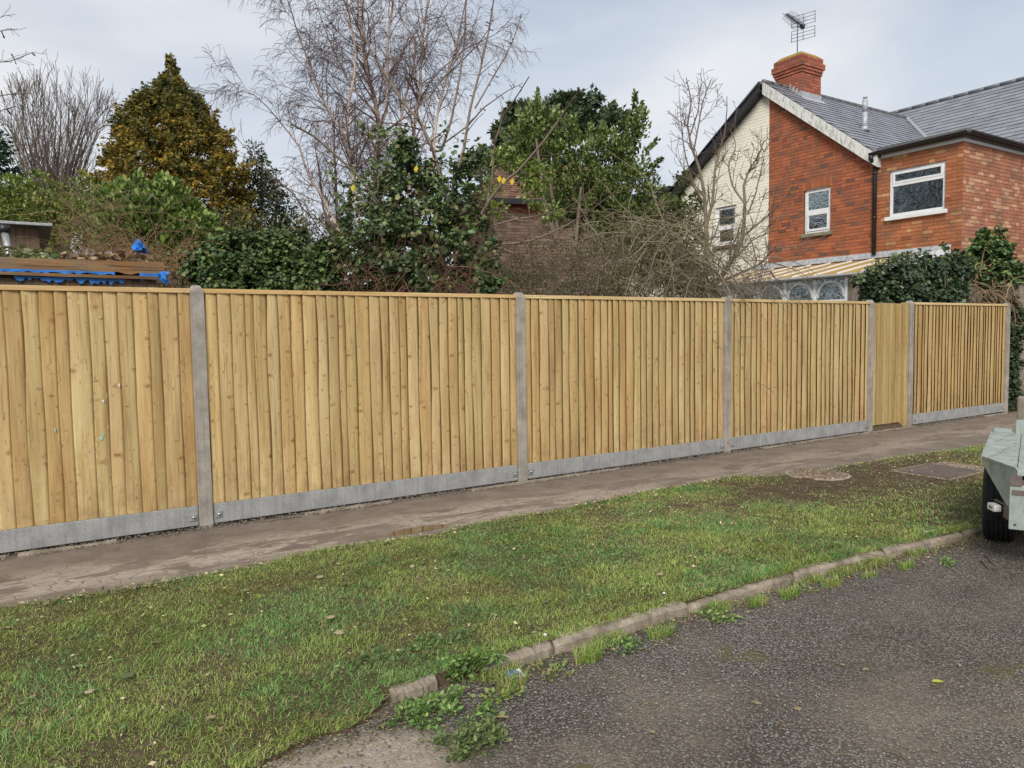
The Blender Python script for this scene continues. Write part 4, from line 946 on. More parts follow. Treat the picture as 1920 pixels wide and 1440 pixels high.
m = MB(); m.bar((CX-.14, cya-.03, cz0+.03), (HX-.02, cya-.03, cz1+.04), .03, .14); m.build('end_bargeboard', M['white'], con)
# plain rendered garden wall beside it
m = MB(); p0 = atX(1590, 530, 12.0); m.box((CX-.02, 1.6, 0), (CX+.14, 2.51, 2.53)); m.build('rendered_wall', M['render'], None, (CX, 2.1, 0), label='pale grey weathered rendered wall between the conservatory and the ivy', cat='wall')

# ------------------------------------------------------------------ far brick bungalow seen through the trees
BX, BY, _ = at(985, 460, 19)
bun = thing('bungalow', 'small brick building with reddish tiled roof glimpsed behind the bare branches', 'house', (BX, BY, 0))
pR = at(1075, 450, 19); pL = at(880, 450, 19)
bx_, by_ = at(945, 400, 18)[0:2]
b0_ = np.array([at(925, 400, 18)[0], at(925, 400, 18)[1]]); e1 = np.array([.97, -.25]); e2 = np.array([.25, .97]); wl_, dp_ = 3.6, 4.0
zE, zR = at(925, 378, 18)[2], at(925, 300, 20)[2]
def bp(u, v, z): q = b0_+e1*u+e2*v; return (q[0], q[1], z)
m = MB(); m.prism([bp(0, 0, 0), bp(wl_, 0, 0), bp(wl_, dp_, 0), bp(0, dp_, 0)], (0, 0, zE)); bw_ = m.build('brick_wall', M['mortar'], bun)
m = MB(); z = 1.6; row = 0
while z < zE-.07:
    u = (-.11 if row % 2 else 0)
    while u < wl_-.05:
        a, b = max(u, 0), min(u+.215, wl_); c = tuple(np.array([.19, .13, .10])*random.uniform(.6, 1.4)) if z < zE-.25 else tuple(np.array([.33, .10, .06])*random.uniform(.8, 1.2))
        m.prism([bp(a, -.012, z), bp(b, -.012, z), bp(b, .02, z), bp(a, .02, z)], (0, 0, .065), c); u += .225
    u = (-.11 if row % 2 else 0)
    while u < dp_-.05:
        a, b = max(u, .021), min(u+.215, dp_); c = tuple(np.array([.20, .12, .09])*random.uniform(.7, 1.25))
        m.prism([bp(-.012, a, z), bp(.02, a, z), bp(.02, b, z), bp(-.012, b, z)], (0, 0, .065), c); u += .225
    z += .075; row += 1
m.build('bricks', M['brick'], bw_, kind='stuff')
ov = .25; m = MB(); rz = zR
A, B, C4, D4 = bp(-ov, -ov, zE-.02), bp(wl_+ov, -ov, zE-.02), bp(wl_+ov, dp_+ov, zE-.02), bp(-ov, dp_+ov, zE-.02); R1, R2 = bp(.9, dp_/2, rz), bp(wl_-.2, dp_/2, rz)
m.add([A, B, C4, D4, R1, R2], [(0, 1, 5, 4), (1, 2, 5), (2, 3, 4, 5), (3, 0, 4), (3, 2, 1, 0)]); rf = m.build('roof', M['felt'], bun)
m = MB()
def tiles(P0, P1, T0, T1, rows):
    P0, P1, T0, T1 = map(np.array, (P0, P1, T0, T1)); nrm = np.cross(P1-P0, T0-P0); nrm = nrm/np.linalg.norm(nrm)*np.sign(nrm[2])
    for j in range(rows):
        f0, f1 = j/rows, (j+1.15)/rows; a0, a1 = P0+(T0-P0)*f0, P1+(T1-P1)*f0; c0, c1__ = P0+(T0-P0)*min(f1, 1), P1+(T1-P1)*min(f1, 1)
        L = np.linalg.norm(a1-a0); k = max(1, int(L/.17))
        for i in range(k):
            s0, s1 = i/k, (i+.95)/k; lf = random.uniform(.015, .03); c = tuple(np.array(random.choice([(.19, .10, .07), (.14, .09, .07), (.24, .12, .08)]))*random.uniform(.8, 1.2))
            q = [a0+(a1-a0)*s0+nrm*lf, a0+(a1-a0)*s1+nrm*lf, c0+(c1__-c0)*s1+nrm*.004, c0+(c1__-c0)*s0+nrm*.004]; m.add(q+[x_-nrm*.012 for x_ in q], [(3, 2, 1, 0), (0, 1, 5, 4), (1, 2, 6, 5), (3, 0, 4, 7), (4, 5, 6, 7)], c)
tiles(A, B, R1, R2, 20); tiles(D4, A, R1, R1, 20)
m.build('roof_tiles', M['tile'], rf, kind='stuff')
m = MB(); m.bar(A, B, .05, .12); m.build('gutter', M['black'], bun)

# ------------------------------------------------------------------ shed with torn tarpaulin at the left
SY = .75
def sp_(x, y, Y=SY): return atY(x, y, Y)
shed = thing('garden_shed', 'decaying low shed with rotten timber fascia and torn blue sheeting', 'shed', (-2.3, 1.5, 0))
def plank(name, y0, y1, x0, x1, Y, mat, th=.03, seg=14, rag=0):
    m = MB(); top = []; bot = []
    for i in range(seg+1):
        x = x0+(x1-x0)*i/seg; a = sp_(x, y0+.032*x*1.0, Y); b = sp_(x, y1+.032*x*1.0, Y)
        top.append((a[0], Y, a[2]+random.uniform(-1, 1)*rag*.3)); bot.append((b[0], Y, min(a[2]-.004, b[2]+random.uniform(-1, 1.3)*rag)))
    n = seg+1; vs = top+bot+[(a, b+th, c) for a, b, c in top]+[(a, b+th, c) for a, b, c in bot]
    fs = []
    for i in range(seg): fs += [(i, n+i, n+i+1, i+1), (2*n+i, 2*n+i+1, 3*n+i+1, 3*n+i), (i, i+1, 2*n+i+1, 2*n+i), (n+i, 3*n+i, 3*n+i+1, n+i+1)]
    fs += [(0, 2*n, 3*n, n), (n-1, 2*n-1, 4*n-1, 3*n-1)]
    m.add(vs, fs); return m.build(name, mat, shed)
plank('fascia_board', 482, 505, -420, 307, SY, M['rot'], .03, 60, .010)
plank('tarpaulin_strip', 503, 508.5, -300, 215, SY-.004, M['tarp'], .004, 60, .010)
plank('batten', 509, 515, -420, 300, SY-.02, M['rot'], .03, 20, .002)
plank('tarpaulin_strip', 515, 524, 25, 232, SY+.012, M['tarp'], .004, 34, .022)
plank('tarpaulin_strip', 503, 516, 262, 314, SY-.008, M['tarp'], .004, 12, .012)
plank('wall_board', 521, 545, -420, 296, SY+.04, M['darkwood'], .03, 8, .002)
zt_ = sp_(0, 482)[2]-.01
m = MB(); xr = sp_(306, 492)[0]; m.prism([(-6, SY+.03, zt_), (xr, SY+.03, sp_(306, 492)[2]-.01), (xr, 2.6, sp_(306, 492)[2]+.03), (-6, 2.6, zt_+.03)], (0, 0, -.03)); m.build('roof_deck', M['felt'], shed)
m = MB(); m.box((-6, SY+.08, 0), (xr-.05, 2.55, zt_-.1)); m.build('shed_wall', M['darkwood'], shed)
def rag(name, pts, Y, label, cat_):
    # crumpled sheet from an outline, folded in depth
    from mathutils import geometry
    n = 14; c = np.mean([sp_(x, y, Y) for x, y in pts], 0); m = MB(); ring_ = [sp_(x, y, Y) for x, y in pts]; vs = [(c[0], Y-.06, c[2])]; 
    for k, p_ in enumerate(ring_): vs.append((p_[0], Y+.05*math.sin(k*2.4), p_[2]))
    for k, p_ in enumerate(ring_): q = (np.array(p_)+c)/2; vs.append((q[0], Y-.05+.06*math.sin(k*1.9+1), q[2]))
    N = len(pts); fs = []
    for k in range(N): j = (k+1) % N; fs += [(1+k, 1+j, 1+N+j, 1+N+k), (0, 1+N+k, 1+N+j)]
    m.add(vs, fs); return m.build(name, M['tarp'], None, (c[0], Y, min(v[2] for v in vs)), label=label, cat=cat_)
rag('tarpaulin_scrap', [(246, 465), (252, 455), (258, 448), (264, 449), (268, 458), (275, 468), (280, 477), (276, 478), (268, 474), (256, 476), (251, 470)], 1.25, 'crumpled peak of bright blue tarpaulin sticking up on the shed roof', 'tarpaulin')
rag('tarpaulin_scrap', [(296, 512), (306, 508), (316, 510), (314, 520), (320, 531), (308, 533), (300, 524)], .68, 'torn blue tarpaulin corner hanging off the right end of the shed fascia', 'tarpaulin')
# grey lean-to roof and pipe at the left edge
o_ = thing('outbuilding', 'low dark outbuilding with a thin grey flat roof at the left edge', 'shed', (-3.6, 3.2, 0))
a_ = atY(98, 420, 2.9)
m = MB(); zr = a_[2]; m.box((-8, 2.85, zr-.03), (a_[0], 5, zr)); m.build('flat_roof', M['galv'], o_, bevel=.004)
m = MB(); m.box((-8, 3.0, 0), (a_[0]-.12, 4.8, zr-.03)); m.build('shed_wall', M['darkwood'], o_)
q1 = atY(8, 432, 2.2); q2 = atY(17, 478, 2.1); m = MB(); m.tube([q1, q2, (q2[0]+.05, 2.1, 0)], .03, 8); pp = m.build('vent_pipe', M['galv'], o_)
m = MB(); m.tube([q1+np.array([0, 0, -.02]), q1+np.array([0, 0, .05])], .048, 8); m.build('pipe_cap', M['black'], pp)

# ------------------------------------------------------------------ trailer
HEAD = rad(22.3); TA = np.array([4.41, -3.82, 0.0]); TOP = .60
tr = thing('trailer', 'low grey green metal trailer with a black tyre at the right edge', 'trailer', tuple(TA)); tr.rotation_euler = (0, 0, HEAD)
def tp(x, y, z): return (TA[0]+x, TA[1]+y, z)          # trailer frame: x rearward along its side, y outward
def wheel(cx, ya, yb):
    zc = RZ+R_; cx += TA[0]; ya += TA[1]; yb += TA[1]; m = MB(); prof = [(ya, R_-.085), (ya-.004, R_-.05), (ya+.004, R_-.016), (ya+.022, R_-.002), (ya+.06, R_), (yb-.06, R_), (yb-.022, R_-.002), (yb-.004, R_-.016), (yb+.004, R_-.05), (yb, R_-.085)]; n = 48; vs = []
    for k in range(n):
        a = 2*math.pi*k/n; vs += [(cx+r*math.cos(a), y, zc+r*math.sin(a)) for y, r in prof]
    P_ = len(prof); m.add(vs, [(k*P_+i, k*P_+i+1, ((k+1) % n)*P_+i+1, ((k+1) % n)*P_+i) for k in range(n) for i in range(P_-1)], smooth=True)
    w_ = m.build('wheel', M['rubber'], tr)
    m = MB(); ribs = 6; ww = (yb-ya-.03)/ribs
    for k in range(n*2):
        a0, a1 = 2*math.pi*k/(n*2), 2*math.pi*(k+.86)/(n*2)
        for j in range(ribs):
            y0 = ya+.015+j*ww+.004; y1 = y0+ww-.009; sh = (.012 if j % 2 else -.012)
            edge = .006 if j in (0, ribs-1) else 0; ri, ro = R_-.006-edge, R_+.009-edge
            q = lambda a, y, r: (cx+r*math.cos(a), y, zc+r*math.sin(a))
            m.add([q(a0, y0, ri), q(a1, y0, ri), q(a1+sh, y1, ri), q(a0+sh, y1, ri), q(a0, y0, ro), q(a1, y0, ro), q(a1+sh, y1, ro), q(a0+sh, y1, ro)], BOXF[1:])
    m.build('tread', M['rubber'], w_, kind='stuff')
    m = MB(); m.tube([(cx, ya+.02, zc), (cx, yb-.02, zc)], R_-.09, 24); m.tube([(cx, yb-.02, zc), (cx, yb+.0, zc)], .06, 12); m.build('rim', M['galv'], w_)
R_ = .29
for wx in (.40, 1.06):
    wheel(wx, -.20, .0); wheel(wx, -1.75, -1.56)
    m = MB(); m.box(tp(wx-.03, -1.6, RZ+R_-.03), tp(wx+.03, -.2, RZ+R_+.03)); m.build('axle', M['castiron'], tr)
Dx, Dy = -.428, -.205
def ck(t_, z): return tp(Dx*t_, Dy*t_, z)
m = MB()
m.prism([ck(0, TOP), ck(.01, TOP-.045), ck(.80, .325), ck(1, .325), ck(1, TOP-.005)], (.006, -.003, 0))
m.prism([tp(0, 0, TOP), tp(1.61, .0, TOP), tp(1.56, -.205, TOP), tp(Dx, Dy, TOP)], (0, 0, .005))
m.prism([tp(0, 0, TOP-.045), tp(1.61, 0, TOP-.045), tp(1.61, 0, TOP), tp(0, 0, TOP)], (0, -.005, 0))
m.prism([tp(1.61, 0, TOP), tp(1.61, 0, TOP-.06), tp(1.58, -.19, .33), tp(1.57, -.19, TOP)], (-.005, 0, 0))
m.build('mudguard', M['trailer'], tr)
m = MB(); m.prism([tp(0, -1.75, TOP), tp(1.61, -1.75, TOP), tp(1.56, -1.545, TOP), tp(Dx, -1.545, TOP)], (0, 0, .005)); m.prism([tp(0, -1.75, TOP), tp(0, -1.75, TOP-.05), tp(Dx*.8, -1.58, .33), tp(Dx, -1.545, .33), tp(Dx, -1.545, TOP)], (.006, 0, 0)); m.build('mudguard', M['trailer'], tr)
m = MB(); m.box(tp(Dx-.024, -1.54, .215), tp(Dx-.002, Dy+.035, .50)); m.build('front_panel', M['trailer'], tr, bevel=.004)
m = MB(); m.box(tp(Dx-.01, -1.54, .56), tp(1.6, Dy-.002, TOP-.004)); m.build('deck', M['trailer'], tr, bevel=.004)
m = MB(); m.box(tp(Dx, -1.52, .25), tp(1.6, -1.46, .53)); m.box(tp(Dx, -.29, .25), tp(1.6, -.235, .53)); m.build('chassis', M['castiron'], tr)
m = MB()
for i in range(22):
    x_ = -.2+(i*.41) % 1.7; y_ = -.03-(i*.071) % .15; m.tube([tp(x_, y_-.0, TOP+.005), tp(x_, y_, TOP+.009)], .006, 6)
for y_ in (Dy+.0, Dy-.07): m.tube([tp(Dx-.0245, y_, .25), tp(Dx-.031, y_, .25)], .008, 6)
m.tube([tp(Dx-.0245, Dy-.06, .35), tp(Dx-.034, Dy-.06, .35)], .013, 8)
m.build('rivets', M['castiron'], tr, kind='stuff')
m = MB(); m.bar(tp(-.005, .004, TOP-.0), tp(1.6, .004, TOP-.0), .012, .014); m.bar(tp(0, 0, TOP+.004), tp(Dx, Dy, TOP+.004), .012, .012); m.bar(tp(.55, 0, TOP+.007), tp(.55, -.2, TOP+.007), .02, .006); m.bar(tp(1.1, 0, TOP+.007), tp(1.1, -.2, TOP+.007), .02, .006); m.build('folded_edge', M['trailer'], tr, kind='stuff')
m = MB(); m.box(tp(Dx-.03, -1.5, .44), tp(Dx-.0245, Dy+.02, .47)); m.box(tp(Dx-.034, Dy-.03, .50), tp(Dx+.0, Dy+.03, .56)); m.build('edge_strip', M['castiron'], tr)
def lp(t_, z, o=0): return Vector(ck(t_, z))+Vector((-.43*o, .90*o, 0))
m = MB(); m.prism([lp(.38, .335, .0), lp(.97, .335), lp(.97, .343), lp(.38, .343)], (.02, -.012, 0)); m.prism([lp(.66, .25), lp(.97, .25), lp(.97, .33), lp(.66, .33)], (.01, -.006, 0)); br_ = m.build('lamp_bracket', M['castiron'], tr)
M['grill'] = simple('lamp_centre', (.25, .19, .13), .4, .4)
m = MB(); dv = (-.018, .009, 0); m.prism([lp(.45, .285, .01), lp(.64, .285, .01), lp(.65, .295, .01), lp(.65, .318, .01), lp(.64, .328, .01), lp(.45, .328, .01), lp(.44, .318, .01), lp(.44, .295, .01)], (-.02, .038, 0)); ml = m.build('marker_lamp', M['lens'], tr)
m = MB(); m.prism([lp(.50, .298, .053), lp(.59, .298, .053), lp(.59, .315, .053), lp(.50, .315, .053)], (-.002, .003, 0)); m.build('lamp_reflector', M['grill'], ml)
m = MB(); m.box(tp(1.50, -.14, TOP+.006), tp(1.60, -.01, TOP+.03)); m.build('corner_plate', M['trailer'], tr)
zt9 = atX(1910, 742, 5.92)[2]
m = MB(); m.box(tp(1.50, -.25, .5), tp(1.56, -.17, zt9)); m.build('corner_post', M['render'], tr, bevel=.02)
m = MB(); m.box(tp(1.492, -.26, .55), tp(1.499, -.17, TOP+.12)); m.build('post_strap', M['trailer'], tr)

# ------------------------------------------------------------------ trees and shrubs
birchcol = lambda R: np.where((R > .022)[:, None], np.array([[.50, .40, .32]]), np.where((R > .012)[:, None], np.array([[.36, .26, .20]]), np.array([[.17, .115, .10]])))
bd_ = 14.0
bl = [(crop2([(680, 1250), (680, 760), (700, 600), (680, 480), (650, 380), (620, 290), (615, 100), (600, -150), (580, -420)]), 14, 14.3, .062, .014),
      (crop2([(700, 620), (730, 540), (740, 400), (735, 200), (760, 50), (790, -200), (800, -420)]), 14, 13.6, .034, .010),
      (crop2([(830, 1150), (860, 660), (880, 540), (895, 400), (900, 250), (925, 80), (950, -150), (960, -400)]), 14.4, 14.8, .045, .010),
      (crop2([(600, 1100), (560, 760), (540, 600), (550, 500), (590, 300), (570, 150), (530, -50), (500, -260)]), 13.7, 13.2, .038, .009),
      (crop2([(520, 1150), (420, 940), (360, 860), (310, 700), (180, 540), (70, 430), (30, 440)]), 13.7, 13.0, .030, .005),
      (crop2([(560, 700), (470, 560), (400, 430), (330, 230), (270, 60), (220, -120)]), 13.6, 13.1, .026, .006),
      (crop2([(790, 760), (800, 560), (860, 330), (880, 200), (800, 100), (780, -100)]), 14.2, 14.9, .028, .008),
      (crop2([(960, 900), (960, 640), (1000, 450), (1060, 250), (1100, 60), (1150, -150)]), 14.4, 15.0, .032, .007),
      (crop2([(920, 420), (1000, 330), (1120, 230), (1250, 170), (1330, 120)]), 14.6, 15.2, .018, .004),
      (crop2([(700, 560), (560, 420), (480, 250), (420, 100), (360, -60)]), 13.9, 13.4, .02, .005)]
bspec = [(7.0, 1.2, .72, .25, .14, .42), (9.5, .60, .7, -.85, .16, .45), (8, .30, .6, -1.1, .14, .6)]
bare_tree('birch_tree', 'tall bare birch with several pale stems and fine drooping purple twigs', 'tree', bl, bspec, at(700, 640, 14)*[1, 1, 0], .06, birchcol, (.15, .10, .092), M['birch'], M['bark'], 5, minr=.0027)
# second dense bare tree behind, purplish
pl = [([(640, 520), (632, 400), (628, 300), (625, 205)], 20, 20, .06, .012), ([(640, 500), (655, 380), (670, 290), (668, 235)], 20, 20.5, .04, .01), ([(632, 480), (606, 390), (598, 320), (590, 270)], 20, 19.5, .04, .01), ([(690, 520), (700, 430), (705, 350)], 20, 20.5, .04, .01), ([(610, 540), (580, 450), (565, 390)], 20, 20.5, .04, .01)]
bare_tree('thorn_tree', 'small dense purplish bare tree behind the birch stems', 'tree', pl, [(9, .8, .7, .5, .15, .5), (9, .38, .7, .1, .2, .5), (7, .2, .7, 0, .2, .7)], at(640, 640, 20)*[1, 1, 0], .06, (.14, .10, .09), (.15, .105, .10), M['bark'], M['bark'], 9, minr=.004)
# fruit tree wrapped in ivy
fcol = lambda R: np.where((R > .008)[:, None], np.array([[.21, .165, .13]]), np.array([[.125, .085, .07]]))
fl_ = [(crop2([(1000, 1400), (1010, 1150), (1030, 970), (930, 640), (880, 580), (780, 450), (740, 370), (640, 230), (600, 100), (590, -60)]), 8.25, 7.8, .030, .006),
       (crop2([(1040, 1000), (1060, 850), (1100, 750), (1140, 500), (1190, 330), (1230, 120), (1260, -60)]), 8.25, 7.9, .020, .006),
       (crop2([(960, 730), (990, 740), (1040, 600), (1080, 400), (1110, 200), (1120, -40)]), 8.25, 7.8, .016, .005),
       (crop2([(1180, 1120), (1240, 880), (1250, 700), (1300, 550), (1350, 480), (1420, 370)]), 8.25, 7.5, .014, .005),
       (crop2([(780, 1100), (600, 850), (480, 740), (370, 650), (270, 600)]), 8.25, 7.6, .018, .010),
       (crop2([(980, 1150), (1160, 1090), (1260, 910), (1360, 830), (1480, 700), (1600, 520), (1660, 440)]), 8.25, 7.4, .022, .006),
       (crop3([(-80, 1180), (100, 1110), (200, 1065), (300, 1070), (500, 1000), (660, 900), (920, 700)]), 8.25, 7.4, .017, .004),
       (crop3([(100, 980), (230, 940), (400, 910), (560, 870), (700, 760)]), 8.25, 7.4, .011, .004),
       (crop3([(60, 1110), (180, 1095), (260, 1130), (400, 1110), (560, 1040)]), 8.25, 7.4, .011, .003),
       (crop2([(640, 1180), (480, 1070), (350, 1050), (300, 950), (180, 850), (60, 720), (0, 650)]), 8.25, 7.6, .012, .003),
       (crop2([(700, 1250), (560, 1200), (440, 1150), (370, 1050), (330, 970)]), 8.25, 7.5, .009, .003),
       (crop2([(920, 630), (800, 600), (700, 590), (600, 680), (560, 760)]), 8.25, 7.7, .008, .003),
       (crop2([(890, 460), (920, 470), (950, 560), (960, 600)]), 8.1, 8.0, .007, .005),
       (crop2([(1010, 690), (1120, 610), (1200, 520), (1310, 440), (1390, 400)]), 8.25, 7.8, .010, .003),
       (crop2([(930, 480), (1000, 380), (1100, 290), (1190, 200), (1250, 90)]), 8.25, 7.8, .010, .003),
       (crop2([(1160, 520), (1230, 400), (1290, 300), (1350, 180), (1385, 60)]), 7.8, 8.0, .010, .003)]
bare_tree('fruit_tree', 'bare spurred fruit tree with grey limbs fanning out of the ivy clump', 'tree', fl_, [(3.6, .42, .8, .25, .13, .4), (4.0, .16, .8, .1, .15, .55)], at(830, 640, 8.1)*[1, 1, 0], .03, fcol, (.12, .085, .07), M['bark'], M['bark'], 15, knobs=7, minr=.0016)
# pear tree before the cream wall
pcol = lambda R: np.where((R > .014)[:, None], np.array([[.20, .165, .12]]), np.array([[.15, .11, .08]]))
pe = [(crop4([(300, 1520), (300, 1370), (310, 1050), (290, 830), (240, 680), (220, 600), (240, 450), (215, 370)]), 11.5, 11.5, .050, .006),
      (crop4([(310, 1050), (340, 930), (345, 800), (400, 590), (405, 450)]), 11.5, 11.3, .025, .005),
      (crop4([(250, 700), (270, 600), (290, 480), (330, 370)]), 11.5, 11.7, .014, .004), (crop4([(230, 640), (270, 520), (280, 440), (268, 370)]), 11.5, 11.7, .012, .004),
      (crop4([(300, 950), (250, 870), (205, 700), (190, 560), (182, 430)]), 11.5, 11.3, .015, .003),
      (crop4([(310, 1100), (250, 1040), (120, 1000), (20, 1010)]), 11.5, 11.0, .02, .006), (crop4([(320, 1200), (200, 1180), (100, 1120), (40, 1090)]), 11.5, 11.0, .02, .006)]
pspec = [(5.6, .62, .6, .5, .16, .45), (7, .26, .75, .3, .2, .5), (6, .10, .8, .2, .2, .7)]
bare_tree('pear_tree', 'upright bare pear tree with knobbly shoots beside the cream gable', 'tree', pe, pspec, at(1320, 640, 11.5)*[1, 1, 0], .05, pcol, (.14, .105, .075), M['bark'], M['bark'], 25, knobs=8, minr=.0034)
pe2 = [(crop4([(330, 1480), (340, 1340), (450, 1180), (480, 1100), (490, 950), (480, 830), (540, 750), (580, 650)]), 11.2, 11.4, .052, .006),
       (crop4([(480, 1100), (600, 1000), (720, 870)]), 11.2, 10.9, .018, .004), (crop4([(400, 1300), (560, 1230), (620, 1160), (760, 1140)]), 11.2, 10.9, .022, .005),
       (crop4([(490, 950), (430, 870), (410, 770), (450, 680), (420, 600)]), 11.2, 11.5, .016, .004), (crop4([(500, 1000), (540, 900), (560, 800), (585, 690)]), 11.2, 11.2, .014, .003),
       (crop4([(380, 1300), (330, 1250), (240, 1200), (150, 1220)]), 11.2, 10.9, .018, .005), (crop4([(450, 1200), (520, 1120), (580, 1090), (650, 1070)]), 11.2, 10.9, .012, .004)]
bare_tree('pear_tree', 'leaning bare pear tree crossing in front of the party line of cream and red brick', 'tree', pe2, pspec, at(1335, 640, 11.2)*[1, 1, 0], .05, pcol, (.14, .105, .075), M['bark'], M['bark'], 26, knobs=8, minr=.0034)
# tangle of bare stems
def tangle(name, label, cat_, boxpx, d0, d1, n, ln, r, col, seed, arch=.3, minr=.0022, side=(5, .3, .8, .1, .2, .5)):
    rng = np.random.default_rng(seed); root = thing(name, label, cat_, tuple(at((boxpx[0]+boxpx[2])/2, 640, (d0+d1)/2)*[1, 1, 0])); tw = [Twigs(), Twigs()]
    for _ in range(n):
        x, y = rng.uniform(boxpx[0], boxpx[2]), rng.uniform(boxpx[1], boxpx[3]); y = max(y, boxpx[1]+(boxpx[3]-boxpx[1])*.35*abs(2*(x-boxpx[0])/(boxpx[2]-boxpx[0])-1)**2); p = at(x, y, rng.uniform(d0, d1)); dd = unit(rng.normal(0, 1, 3)+np.array([0, 0, .35])); pts = [p]; l = ln*rng.uniform(.5, 1.4)
        for s_ in range(7): dd = unit(dd+rng.normal(0, .2, 3)-np.array([0, 0, arch/5])); pts.append(pts[-1]+dd*l/7)
        ra = r*rng.uniform(.5, 1.2); tw[0].add(pts, np.linspace(ra, ra*.4, 8)); grow([tw[1]], np.array(pts), ra, ra*.4, 0, [side], rng)
    for lv, nm, sd_ in ((tw[0], 'stems', 4), (tw[1], 'twigs', 3)):
        for q in lv.R: np.maximum(q, minr, out=q)
        v, t_, c = lv.mesh(sd_, col, .3); tri_mesh(nm, v, t_, c, M['bark'], root, smooth=True, kind='stuff')
    return root
tangle('bare_shrub', 'dense arching tangle of bare yellowish brown stems left of the pear trees', 'shrub', (1110, 425, 1330, 590), 9.6, 11.0, 340, 1.25, .009, (.20, .165, .11), 31, .9)
tangle('bare_shrub', 'knot of fine bare twigs under the leaning pear tree', 'shrub', (1290, 470, 1450, 600), 9.8, 11, 170, .9, .006, (.19, .15, .11), 32, .5)
tangle('bramble', 'dead brown bramble heaped over the shed roof', 'bramble', (110, 455, 345, 530), 7.9, 8.8, 300, .75, .0032, (.24, .15, .085), 33, 1.2, .0014)
tangle('bramble', 'tall loose tan bramble canes between the laurel and the outbuilding', 'bramble', (100, 375, 235, 480), 8.9, 9.6, 110, .9, .003, (.25, .18, .10), 34, .8, .0016)
tangle('bare_shrub', 'grey brown bare stems threading through the ivy of the fruit tree', 'shrub', (620, 330, 930, 560), 7.7, 8.4, 150, .6, .004, (.17, .125, .09), 38, .2, .0016)
tangle('dead_stems', 'brown dead stems at the foot of the ivy clump', 'shrub', (640, 485, 880, 570), 7.5, 8.0, 150, .55, .006, (.15, .085, .055), 35, .6, .0018)
# far bare tree on the left
fb = []
for k in range(15):
    a = (k-7)/7; fb.append(([(100+a*25, 480), (100+a*50, 330), (100+a*88+random.uniform(-8, 8), 235), (100+a*112+random.uniform(-8, 8), 158+55*abs(a)**2+random.uniform(0, 22))], 28, 28+random.uniform(-1.5, 1.5), .07, .010))
bare_tree('bare_tree', 'rounded grey bare tree far behind the golden conifer, at the left', 'tree', fb, [(5.2, 1.5, .42, .6, .08, .4), (5.0, .8, .45, .4, .1, .5)], at(100, 640, 28)*[1, 1, 0], .1, (.15, .12, .095), (.15, .115, .095), M['bark'], M['bark'], 41, minr=.0065)
# overhanging twigs at the very left
ol = [([(-160, 260), (-60, 200), (0, 178), (58, 175)], 7, 7.2, .012, .003), ([(-150, 230), (-40, 120), (20, 115), (62, 98)], 7, 7.1, .010, .003), ([(-160, 160), (-50, 70), (0, 58), (34, 54)], 7, 7.2, .008, .002), ([(-150, 120), (-40, 60), (0, 30), (28, 28)], 7, 7.2, .008, .002), ([(-170, 420), (-100, 300), (-30, 215), (30, 200)], 7, 7.1, .016, .003)]
bare_tree('overhanging_tree', 'bare twiggy branch reaching in at the upper left corner', 'tree', ol, [(4.5, .35, .8, -.2, .2, .4), (5, .13, .8, -.1, .2, .6)], at(-200, 640, 7)*[1, 1, 0], .02, (.10, .07, .06), (.10, .07, .06), M['bark'], M['bark'], 43, minr=.0018, knobs=6)

def stem_part(root, pxs, d, r, col=(.16, .12, .09)):
    tw = Twigs()
    for px in pxs: P = limb_path(px, d, d, 8); tw.add(P, np.linspace(r, r*.4, 8))
    v, t_, c = tw.mesh(7, col); tri_mesh('trunk', v, t_, c, M['bark'], root, smooth=True)
def leafy(name, label, cat_, base, layers, mat, stems=None, sd=10, sr=.05, group=None, part='foliage'):
    root = thing(name, label, cat_, tuple(base), group); v, t_, c = cat(layers)
    tri_mesh(part, v, t_, c, mat, root, kind='stuff')
    if stems: stem_part(root, stems, sd, sr)
    return root
# golden cypress: layered drooping sprays over a lumpy cone
cyd = 16.0; cyp = []
prof = [(321, 110, 3), (321, 140, 10), (321, 165, 20), (321, 186, 46), (320, 205, 72), (320, 238, 84), (322, 262, 98), (323, 288, 112), (326, 320, 122), (330, 355, 136), (333, 390, 145), (336, 430, 148), (340, 470, 146), (340, 520, 140)]
cc = []
for (x, y, r), (x2, y2, r2) in zip(prof[:-1], prof[1:]):
    k = int(8+r2*1.15)
    for _ in range(k):
        f = random.random(); R = (r+(r2-r)*f)*cyd/F_PX; c = at(x+(x2-x)*f, y+(y2-y)*f, cyd+.8); a = random.uniform(0, 6.283); rr_ = R*random.uniform(.66, 1.07); s_ = random.uniform(.06, .19)*min(1, R/.5+.25)
        cc.append((c[0]+rr_*math.cos(a), c[1]+rr_*math.sin(a), c[2]+random.uniform(-.1, .1), s_))
for _ in range(220):
    f = random.random(); y_ = 190+f*330; R = (40+min(1, f*2)*85)*cyd/F_PX*.6; c = at(325, y_, cyd+.8); a = random.uniform(0, 6.283); rr_ = R*random.random()**.5; cc.append((c[0]+rr_*math.cos(a), c[1]+rr_*math.sin(a), c[2], random.uniform(.2, .38)))
for _ in range(14):     # drooping side shoots break the outline
    y_ = random.uniform(150, 330); h_ = np.interp(y_, [p_[1] for p_ in prof], [p_[2] for p_ in prof]); c = at(322, y_, cyd+.8); a = random.uniform(0, 6.283); R = h_*cyd/F_PX*random.uniform(1.05, 1.22)
    for q_ in range(3): cc.append((c[0]+(R-q_*.10)*math.cos(a), c[1]+(R-q_*.10)*math.sin(a), c[2]+.1-abs(q_-1)*.12, random.uniform(.09, .15)))
cc = np.array(cc); per = 46; k = np.repeat(np.arange(len(cc)), per); n = len(k); dd = sphere_dirs(n)
